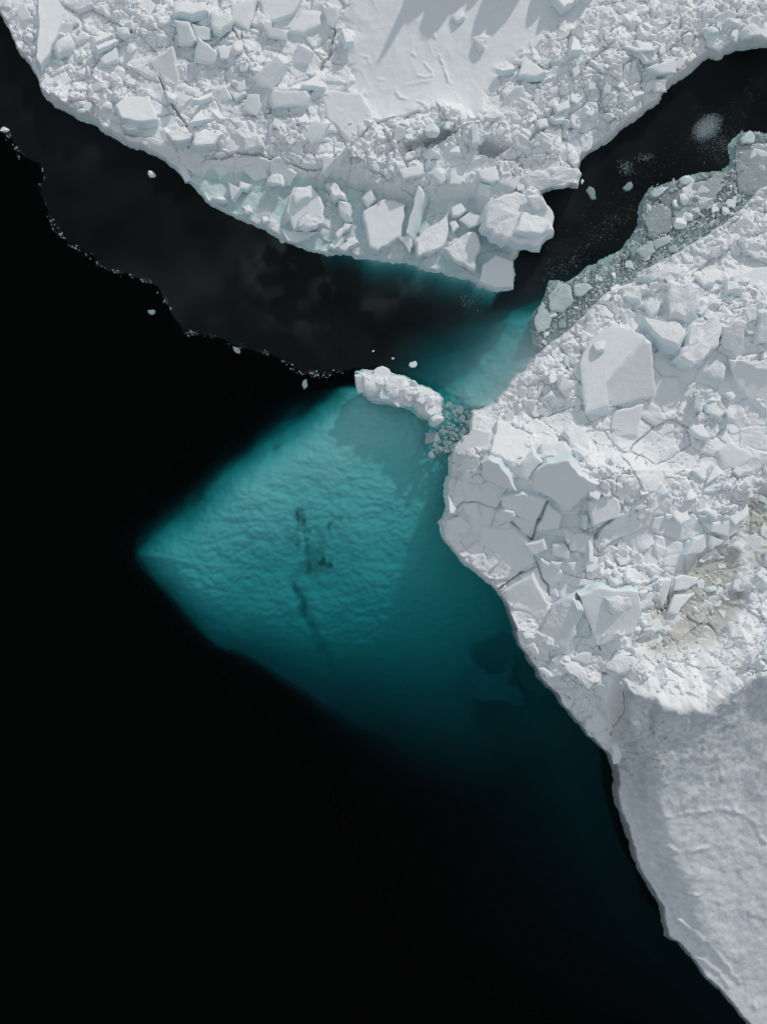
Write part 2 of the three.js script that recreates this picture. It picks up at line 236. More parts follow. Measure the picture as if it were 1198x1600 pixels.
// pts: survey points; y: height of the top at its centre; a, b: rise per metre to the right and towards the viewer's bottom
function slab(parent, pts, y, t, a, b, o = {}) {
  const w = pts.map(([u, v]) => at(u, v, y)), c = [0, 0]; for (const p of w) { c[0] += p[0] / w.length; c[1] += p[1] / w.length; }
  const sd = ++plateSeed, g = plate(w.map((p) => [p[0] - c[0], p[1] - c[1]]), t, { sd, ...o });
  const m = mesh(o.name ?? 'ice_slab', g, o.mat ?? (o.amp > 0.09 ? roughMat : slabMat), parent);
  m.position.set(c[0] - parent.position.x, y - parent.position.y, c[1] - parent.position.z); m.quaternion.copy(tiltQ(a, b));
  return m;
}
const lumps = [...Array(14)].map((_, i) => lump(i + 1, 7 + (i % 4)));
const smallLumps = [...Array(6)].map((_, i) => lump(i + 51, 6, 1));
const plates = [...Array(16)].map((_, i) => { const n = 4 + (i % 3), p = []; for (let k = 0; k < n; k++) { const q = (k + 0.35 * (h2(k, i, 91) - 0.5)) / n * Math.PI * 2, r = 0.7 + 0.6 * h2(k, i, 92); p.push([Math.cos(q) * r * (1 + 0.5 * h2(i, 2, 93)), Math.sin(q) * r]); } return plate(p, 0.3 + 0.4 * h2(i, 3, 94), { sd: 200 + i, bevel: 0.12, jag: 0.1, step: 0.7 }); });

function instanced(parent, name, geos, mat, items, label, category) {
  const list = [];
  geos.forEach((g, k) => {
    const mine = items.filter((_, i) => i % geos.length === k); if (!mine.length) return;
    const im = new THREE.InstancedMesh(g, mat, mine.length); mine.forEach((m, i) => im.setMatrixAt(i, m));
    shade(im); im.name = parent === scene ? named(name) : name; im.userData.kind = 'stuff'; parent.add(im); list.push(im);
    if (label) tag(im, label, category, null, 'stuff');
  });
  return list;
}
const M4 = (x, y, z, q, s) => new THREE.Matrix4().compose(new THREE.Vector3(x, y, z), q, s);
const randQ = (k) => new THREE.Quaternion().setFromEuler(new THREE.Euler((rnd() - 0.5) * k, rnd() * 6.283, (rnd() - 0.5) * k));

// scatters broken blocks where the ice is heaped; the biggest become parts, the rest one mass of rubble
function heap(parent, count, parts, box, density, height, blocked) {
  const found = [];
  for (let tries = 0; found.length < count && tries < count * 40; tries++) {
    const u = rr(box[0], box[2]), v = rr(box[1], box[3]), k = density(u, v);
    if (rnd() > k) continue;
    const size = 0.085 * Math.pow(1 - rnd() * 0.99, -0.44), y = height(u, v);
    if (y === null || (size > 0.16 && blocked(u, v))) continue;
    found.push({ u, v, y, size: Math.min(size, 0.55) });
  }
  found.sort((p, q) => q.size - p.size);
  const shown = found.filter((p) => p.u > -20 && p.u < 1215 && p.v > -20 && p.v < 1615), rest = new Set(found);
  for (const p of shown.slice(0, parts)) {
    rest.delete(p);
    const flat = rnd() < 0.85, g = flat ? plates[Math.floor(rnd() * plates.length)] : lumps[Math.floor(rnd() * lumps.length)], [x, z] = at(p.u, p.v, p.y);
    const m = mesh('ice_block', g, slabMat, parent);
    m.position.set(x - parent.position.x, p.y + p.size * (flat ? 0.06 : -0.1), z - parent.position.z); m.quaternion.copy(randQ(flat ? 0.7 : 6)); m.scale.set(p.size * rr(1.1, 1.7), p.size * 1.1, p.size * rr(1.1, 1.7));
  }
  const mats = [...rest].map((p) => { const [x, z] = at(p.u, p.v, p.y); return M4(x - parent.position.x, p.y - 0.06, z - parent.position.z, randQ(2.5), new THREE.Vector3(1, rr(0.5, 0.9), rr(0.7, 1.1)).multiplyScalar(p.size)); });
  instanced(parent, 'ice_rubble', [smallLumps[0], smallLumps[1], smallLumps[2], smallLumps[4], smallLumps[5]], slabMat, mats);
}
function group(name, u, v) { const g = new THREE.Group(); g.name = named(name); const [x, z] = at(u, v); g.position.set(x, 0, z); scene.add(g); return g; }
const local = (g, o) => g.translate(-o.position.x, 0, -o.position.z);

// ------------------------------------------------------------------ the upper ice floe
const floe = group('ice_floe', 560, 150);
tag(floe, 'wide white floe of broken pack ice along the top with blocks frozen into it', 'ice floe');
const FY = 1 - 0.9 / H;                       // surface points lie about 0.9 m up
const uvAt = (x, z, y) => [x / S * H / (H - y) + 599, z / S * H / (H - y) + 800];
function floeSurface(x, z, quick) {
  let [u, v] = uvAt(x, z, 0.8);
  const wob = 7 * (fbm(x / 1.1, z / 1.1, 3, 4) - 0.5) * 2, s = sdf([u, v], FLOE) + wob;
  if (s < -3) return null;
  const b = floeBase(u, v), slush = sst(-10, 10, sdf([u, v], slushTop)), plain = sst(-12, 10, sdf([u, v], smoothTop));
  let k = Math.min(1, 0.16 + blobMax(u, v, rubbleTop)) * (1 - 0.95 * plain); k *= 1 - 0.6 * slush;
  let y = b + rubbleH(x, z, k) + drift(x, z) * (1 - 0.5 * k);
  y += bank(u, v, x, z) * (1 - 0.7 * slush) + broken(x, z) * sst(16, -26, sdf([u, v], smoothTop) + 34 * (fbm(u / 22, v / 22, 961, 3) - 0.5)) * (1 - 0.6 * slush);
  for (const [c, h] of wrinklesTop) { const d = lineDist([u + 3 * (fbm(u / 7, v / 7, 38, 3) - 0.5), v], c); if (d < 9) y += 0.55 * h * sst(0.32, 0.6, fbm(x / 0.7, z / 0.7, 39, 3)) * Math.exp(-d * d / 5); }
  if (slush > 0.3) y += slush * 0.5 * (fbm(x / 1.3, z / 1.3, 9, 4) - 0.5);
  for (const c of cracksTop) { const d = lineDist([u + 5 * (fbm(u / 9, v / 9, 8, 3) - 0.5), v + 5 * (fbm(u / 9, v / 9, 18, 3) - 0.5)], c); const wd = 0.5 + 3.2 * vn(u / 17, v / 17, 58); if (d < 5) y = Math.min(y, lerp(y - 0.6, y, sst(0.3 * wd, wd, d))); }
  for (const c of poolsTop) { const d = sdf([u + 6 * (fbm(u / 8, v / 8, 28, 3) - 0.5), v], c); if (d > -4) y = lerp(y, -0.12, sst(-8, 4, d)); }
  const e = sst(-0.8, 3.5, s); y = lerp(-0.3, y, e);
  return [y, u, v, s, slush];
}
const center = (pts) => [pts.reduce((s, p) => s + p[0], 0) / pts.length, pts.reduce((s, p) => s + p[1], 0) / pts.length];
const placedSlabs = [];
const banks = [];                              // [outline, bounds, how high the snow lies against it]
function bank(u, v, x, z) {
  let y = 0;
  for (const [p, b, k] of banks) { if (u < b[0] || u > b[2] || v < b[1] || v > b[3]) continue; const d = Math.max(0, -sdf([u, v], p)); y = Math.max(y, k * Math.exp(-d * d / 26)); }
  return y && y * sst(0.3, 0.65, fbm(x / 0.9, z / 0.9, 801, 3));
}
function slabs(parent, base, list) {
  for (const [pts, lift, t, a, b, label, o] of list) {
    const [u, v] = center(pts), y = Math.max(base(u, v), -0.05) + lift * 1.15;
    placedSlabs.push(pts);
    const us = pts.map((p) => p[0]), vs = pts.map((p) => p[1]), r = 14, gx = (base(u + r, v) - base(u - r, v)) / (2 * r * S), gz = (base(u, v + r) - base(u, v - r)) / (2 * r * S);
    banks.push([pts, [Math.min(...us) - 14, Math.min(...vs) - 14, Math.max(...us) + 14, Math.max(...vs) + 14], 0.38 * lift]);
    const m = slab(label ? scene : parent, pts, y, t, a * 1.3 + clamp(gx, -0.4, 0.4), b * 1.4 + clamp(gz, -0.4, 0.4), { ...(o ?? {}), ...(label ? { name: 'loose_ice_slab' } : {}) });
    if (label) tag(m, label, 'ice slab');
  }
}
const R = { amp: 0.16, jag: 0.14, bevel: 0.2 }, RR = { amp: 0.34, jag: 0.2, bevel: 0.3 }, F = { amp: 0.05, bevel: 0.14 };   // rough, lumpy, smooth
slabs(floe, floeBase, [
  [[[58, -12], [102, -14], [94, 35], [80, 80], [66, 105], [58, 95], [62, 45]], 0.55, 0.9, -0.12, 0.1, 'long pale slab lying along the floe edge in the top left corner', F],
  [[[100, 50], [107, 42], [117, 62], [110, 80], [92, 88], [85, 75]], 0.5, 0.8, -0.1, 0.15, null, RR],
  [[[148, 60], [172, 46], [175, 51], [151, 70]], 0.75, 0.4, -0.1, 0.35], [[[150, 74], [180, 55], [185, 60], [155, 83]], 0.7, 0.4, -0.1, 0.35], [[[157, 92], [181, 72], [183, 92], [165, 101]], 0.6, 0.6, 0, 0.1],
  [[[180, 40], [200, 41], [201, 52], [190, 58], [181, 50]], 0.6, 0.6, 0, 0, null, R],
  [[[195, 150], [233, 145], [246, 185], [220, 191], [192, 187], [180, 165]], 0.75, 1.0, -0.12, 0.14, 'big smooth pale slab with a sunlit top near the upper floe edge, left of the long crack', F],
  [[[188, 195], [215, 184], [212, 203], [200, 204]], 0.5, 0.5, 0.1, 0.3], [[[255, 133], [278, 148], [273, 161], [262, 152]], 0.45, 0.4, -0.1, 0.5], [[[236, 98], [272, 75], [285, 155], [258, 140]], 0.15, 0.5, 0, -0.2, null, F],
  [[[272, 32], [295, 35], [306, 63], [297, 70], [278, 70]], 0.6, 0.9, 0.1, -0.2, 'rounded block standing proud among rubble in the upper left of the floe', F],
  [[[272, 2], [322, -4], [325, 15], [300, 25], [272, 24]], 0.8, 0.8, -0.05, 0.2, null, R], [[[328, 15], [360, 17], [359, 38], [345, 49], [332, 45]], 0.7, 0.8, 0, 0.05, null, R],
  [[[310, 60], [340, 82], [335, 98], [302, 98]], 0.6, 0.8, -0.1, -0.25, null, F], [[[300, 37], [330, 45], [328, 60], [307, 60]], 0.4, 0.6, 0, -0.2],
  [[[362, 5], [402, -4], [388, 47], [362, 32]], 0.35, 0.5, 0.05, -0.05, null, F], [[[406, 0], [422, -8], [470, -2], [457, 22], [412, 37]], 0.3, 0.5, 0, -0.05, null, F],
  [[[470, 15], [502, 15], [502, 37], [475, 52], [450, 50]], 0.25, 0.5, 0, 0.05, null, F], [[[505, 12], [526, 12], [528, 25], [519, 42], [510, 35]], 0.5, 0.7, 0.1, -0.15],
  [[[410, 38], [449, 49], [447, 61], [420, 57]], 0.45, 0.5, 0, -0.2], [[[435, 88], [448, 100], [425, 137], [400, 132], [392, 120]], 0.7, 1.0, 0.18, -0.14, 'blunt tilted block beside the snowy rubble in the middle of the upper floe', F],
  [[[465, 70], [490, 82], [482, 100], [455, 100]], 0.45, 0.6, 0.1, -0.25], [[[500, 110], [508, 137], [470, 136]], 0.5, 0.5, -0.1, 0.25], [[[388, 148], [405, 148], [407, 165], [400, 180], [380, 170]], 0.35, 0.5, 0, -0.1],
  [[[425, 143], [477, 141], [485, 150], [480, 160], [427, 168], [422, 152]], 0.75, 1.0, 0.02, -0.16, 'long bar shaped block with a bright top edge left of the smooth snow field', F],
  [[[300, 160], [332, 138], [330, 148], [312, 160]], 0.6, 0.4, -0.15, 0.35], [[[315, 165], [320, 182], [337, 183], [295, 198]], 0.5, 0.5, -0.1, 0.3],
  [[[302, 208], [330, 192], [351, 205], [335, 225], [305, 232]], 0.6, 0.8, -0.15, 0.22, null, R], [[[258, 205], [280, 194], [302, 208], [298, 218], [270, 222]], 0.6, 0.8, -0.1, 0.25, null, R],
  [[[378, 213], [405, 210], [410, 228], [380, 235]], 0.6, 0.8, 0, -0.05, null, R], [[[470, 208], [488, 190], [515, 193], [500, 218], [485, 224]], 0.6, 0.9, 0.12, -0.1],
  [[[502, 242], [524, 248], [503, 270]], 1.0, 0.8, 0.3, 0.3], [[[524, 248], [541, 233], [530, 256], [508, 268]], 0.9, 0.8, 0.35, -0.3],
  [[[500, 140], [565, 145], [588, 192], [550, 224], [510, 180]], 0.3, 0.6, 0.03, -0.07, 'broad smooth slab with a straight cracked edge left of the smooth snow field', F],
  [[[446, 329], [458, 293], [485, 290], [503, 314], [506, 344], [485, 356], [458, 359]], 0.75, 1.0, 0.03, -0.05, 'eight sided bluish slab in slush near the lower floe edge, ringed by broken snow', F],
  [[[455, 302], [464, 292], [485, 293], [485, 308], [461, 320]], 1.05, 0.5, 0.1, 0.15, null, R], [[[460, 358], [470, 336], [480, 330], [486, 343], [504, 333], [506, 347], [485, 358]], 1.0, 0.4, 0, 0.12, null, RR],
  [[[506, 281], [528, 287], [540, 310], [522, 312]], 0.8, 0.8, 0, 0.1, null, RR], [[[528, 311], [545, 317], [550, 345], [535, 342]], 0.75, 0.8, 0.1, 0, null, RR], [[[540, 345], [550, 348], [527, 374], [523, 365]], 0.6, 0.6, 0, 0.1, null, R],
  [[[437, 355], [464, 362], [500, 361], [464, 379], [449, 377]], 0.22, 0.5, 0, 0.02, null, F], [[[422, 254], [440, 245], [464, 272], [452, 290], [419, 287]], 0.55, 0.8, 0.05, -0.05, null, R], [[[425, 272], [440, 271], [443, 290], [416, 284]], 0.9, 0.5, 0, 0.2, null, R],
  [[[356, 284], [377, 296], [362, 313]], 0.55, 0.5, 0.25, 0], [[[374, 281], [395, 286], [386, 296], [374, 293]], 0.5, 0.5, -0.1, 0.2, null, R], [[[377, 263], [410, 254], [419, 278], [398, 284]], 0.3, 0.5, 0, -0.04, null, F],
  [[[308, 248], [332, 244], [329, 260], [314, 281], [304, 281]], 0.12, 0.4, 0, 0, null, F], [[[334, 262], [352, 254], [358, 270], [342, 284]], 0.12, 0.4, 0, 0, null, F], [[[274, 256], [292, 258], [300, 280], [290, 284]], 0.1, 0.4, 0, 0],
  [[[329, 310], [350, 304], [356, 310], [338, 314]], 0.4, 0.4, 0, 0.2, null, R], [[[374, 320], [389, 317], [395, 332], [383, 333]], 0.45, 0.4, 0, 0.15, null, R], [[[407, 338], [416, 335], [422, 344], [410, 349]], 0.45, 0.4, 0, 0.15, null, R],
  [[[524, 386], [554, 368], [560, 377], [540, 392]], 0.5, 0.6, 0, 0.1, null, R], [[[523, 390], [540, 367], [520, 372], [512, 384]], 0.4, 0.6, 0, 0.1, null, R],
  [[[567, 330], [600, 310], [633, 317], [627, 367], [590, 392], [577, 387]], 0.6, 0.8, -0.03, 0.02, null, F], [[[653, 290], [662, 303], [640, 367], [633, 363]], 0.95, 1.2, 0.3, 0.05, null, { amp: 0.04 }],
  [[[623, 372], [640, 367], [645, 382], [640, 395]], 0.6, 0.8, 0.05, -0.1], [[[565, 310], [580, 293], [587, 310], [573, 323]], 0.7, 0.8, 0.1, 0, null, R],
  [[[647, 373], [700, 332], [702, 353], [690, 387], [653, 402]], 0.65, 0.7, -0.06, 0.1, 'large pointed white slab in the slush, left of two other big slabs at the lower tip', R],
  [[[693, 387], [714, 370], [742, 360], [750, 383], [740, 423], [717, 410]], 0.6, 0.7, 0.08, 0.08, 'many cornered white slab between the pointed slab and the square slab at the lower tip', R],
  [[[754, 413], [774, 397], [802, 407], [802, 447], [774, 449], [749, 439]], 0.5, 0.8, 0, 0.06, 'squarish slab overhanging dark water at the lowest tip of the upper floe', { amp: 0.05 }],
  [[[755, 333], [767, 310], [807, 297], [844, 303], [862, 327], [865, 360], [844, 380], [787, 377], [757, 357]], 1.15, 1.7, -0.03, 0.06, 'big round snow topped block at the right end of the lower floe edge', RR],
  [[[804, 363], [814, 330], [840, 333], [860, 350], [844, 367]], 1.6, 0.6, -0.1, 0.22, null, R], [[[822, 306], [842, 305], [858, 326], [840, 330]], 1.55, 0.5, -0.1, -0.1, null, R],
  [[[705, 323], [720, 317], [729, 327], [717, 337], [707, 337]], 0.6, 0.7, 0, 0.1], [[[717, 343], [734, 330], [752, 337], [750, 350], [734, 355]], 0.55, 0.7, 0, 0], [[[702, 347], [710, 342], [717, 353], [707, 363]], 0.5, 0.6, 0, 0.1],
  [[[747, 267], [774, 258], [780, 280], [767, 285], [750, 277]], 0.75, 0.9, -0.1, 0.16], [[[777, 283], [807, 273], [820, 278], [804, 295]], 0.65, 0.7, 0, 0.12], [[[748, 285], [766, 290], [762, 310], [746, 304]], 0.5, 0.6, 0, -0.1],
  [[[622, 265], [660, 257], [663, 270], [630, 280]], 0.6, 0.6, 0, 0.12], [[[673, 272], [680, 263], [699, 278], [690, 288]], 0.6, 0.7, -0.2, 0.1], [[[704, 263], [724, 280], [720, 288], [702, 288]], 0.6, 0.7, -0.25, 0.2],
  [[[810, 277], [850, 264], [904, 263], [903, 287], [854, 292], [820, 298]], 0.55, 1.3, 0, 0.05, null, RR],
  [[[808, 116], [819, 77], [851, 116], [836, 123]], 0.75, 0.6, 0.05, 0.1, 'three cornered smooth plate standing at the right rim of the smooth snow field', F],
  [[[890, 82], [896, 52], [905, 60], [909, 79]], 1.3, 1.4, -0.3, 0.1, null], [[[776, 107], [799, 95], [804, 108], [784, 112]], 0.6, 0.5, -0.1, 0.3], [[[866, 165], [888, 153], [890, 168], [870, 176]], 0.75, 0.5, 0, 0.25], [[[858, 183], [886, 172], [881, 187], [868, 190]], 0.65, 0.5, 0, 0.25],
  [[[838, 187], [853, 183], [857, 196], [843, 200]], 0.6, 0.6, 0, 0.1], [[[845, 217], [868, 208], [862, 228]], 0.6, 0.5, 0, 0.1], [[[866, -4], [907, -8], [880, 13]], 1.0, 0.8, -0.1, 0.2],
  [[[1008, 108], [1057, 88], [1060, 112], [1034, 116]], 0.55, 0.8, -0.1, 0.12, 'long smooth slab at the right water edge of the upper floe', F], [[[1158, 48], [1172, 37], [1200, 40], [1215, 62], [1162, 60]], 0.8, 1.0, 0, 0.05, null, RR], [[[1021, 127], [1042, 123], [1044, 142], [1023, 144]], 0.6, 0.7, 0, 0, null, R],
  [[[735, 196], [745, 193], [747, 222], [738, 225]], 1.0, 1.0, 0.1, -0.1], [[[742, 62], [757, 60], [758, 74], [748, 80]], 0.5, 0.6, 0, -0.1, null, R], [[[704, 24], [720, 16], [726, 26], [712, 34]], 0.35, 0.4, 0, 0.2, null, R], [[[535, 48], [552, 50], [553, 64], [540, 68]], 0.8, 0.7, -0.2, 0.25],
]);
// tall broken plates just beyond the top of the picture: their jagged shadows fall on the smooth field
for (const [u, v, s, hgt] of [[664, -44, 0.55, 4.1], [676, -46, 0.8, 2.4], [690, -44, 0.9, 2.6], [702, -42, 0.8, 2.5], [716, -46, 0.6, 3.9], [728, -44, 0.9, 2.6], [742, -44, 0.8, 2.4], [790, -40, 0.8, 3.0], [805, -44, 0.8, 2.4], [820, -40, 0.7, 3.4], [770, -46, 0.9, 2.6], [880, -30, 0.6, 3.2], [895, -30, 0.8, 3.4], [910, -24, 0.8, 3.0], [860, -34, 0.8, 2.4]]) {
  const y = floeBase(u, v), [x, z] = at(u, v, y), m = mesh('ice_block', lumps[Math.floor(rnd() * lumps.length)], slabMat, floe);
  m.position.set(x - floe.position.x, y, z - floe.position.z); m.scale.set(s * 1.5, hgt * 0.85, s); m.rotation.set(0, rnd() * 6, (rnd() - 0.5) * 0.3);
}
{
  const [x0, z0] = at(-60, -110, 0.8), [x1, z1] = at(1260, 460, 0.8);
  const g = field(x0, z0, x1, z1, 0.075, (x, z) => { const r = floeSurface(x, z); if (!r) return null; const n = fbm(x / 3, z / 3, 77, 4); const w = r[4] > 0.5 ? 0.93 : 1; return [r[0], SNOW[0] * (0.985 + 0.03 * n) * w, SNOW[1] * (0.99 + 0.02 * n) * w, SNOW[2] * w]; });
  mesh('snow_surface', local(g, floe), snowMat, floe);
  const foot = field(...at(-150, -280), ...at(1330, 560), 0.2, (x, z) => {
    const [u, v] = uvAt(x, z, -1), s = -sdf([u, v], FLOE) + 6; if (s > 70) return null;
    const wide = 15 * sst(500, 600, u) * sst(800, 760, u) * (0.4 + 1.2 * fbm(u / 25, v / 25, 67, 3));   // a drowned ledge along the lower tip
    if (s > 60 || (s > 0 && (u < 495 || u > 805))) return null;
    if (s <= 0) return [-lerp(0.32 + 3 * sst(0, -25, s), 0.6, sst(2, 8, wide)), 0.8, 0.82, 0.83];
    return [-0.5 - 0.4 * fbm(x, z, 66, 3) - Math.min(30, 9 * Math.pow(Math.max(0, s - wide) / 12, 1.5)) - 18 * sst(10, 0, wide), 0.8, 0.82, 0.83];
  });
  mesh('sunken_rim', local(foot, floe), footMat, floe);
}
const covered = (u, v) => placedSlabs.some((p) => inside([u, v], p));
heap(floe, 2000, 300 - floe.children.filter((c) => /^ice_(slab|block)/.test(c.name)).length, [-20, -90, 1230, 440], (u, v) => sdf([u, v], FLOE) > 6 && sdf([u, v], smoothTop) < 0 ? Math.min(1, 0.05 + blobMax(u, v, rubbleTop)) * (sdf([u, v], slushTop) > 0 ? 0.6 : 1) : 0, (u, v) => { const r = floeSurface(...at(u, v, 0.8)); return r && r[0] > -0.25 ? r[0] + 0.03 : null; }, covered);

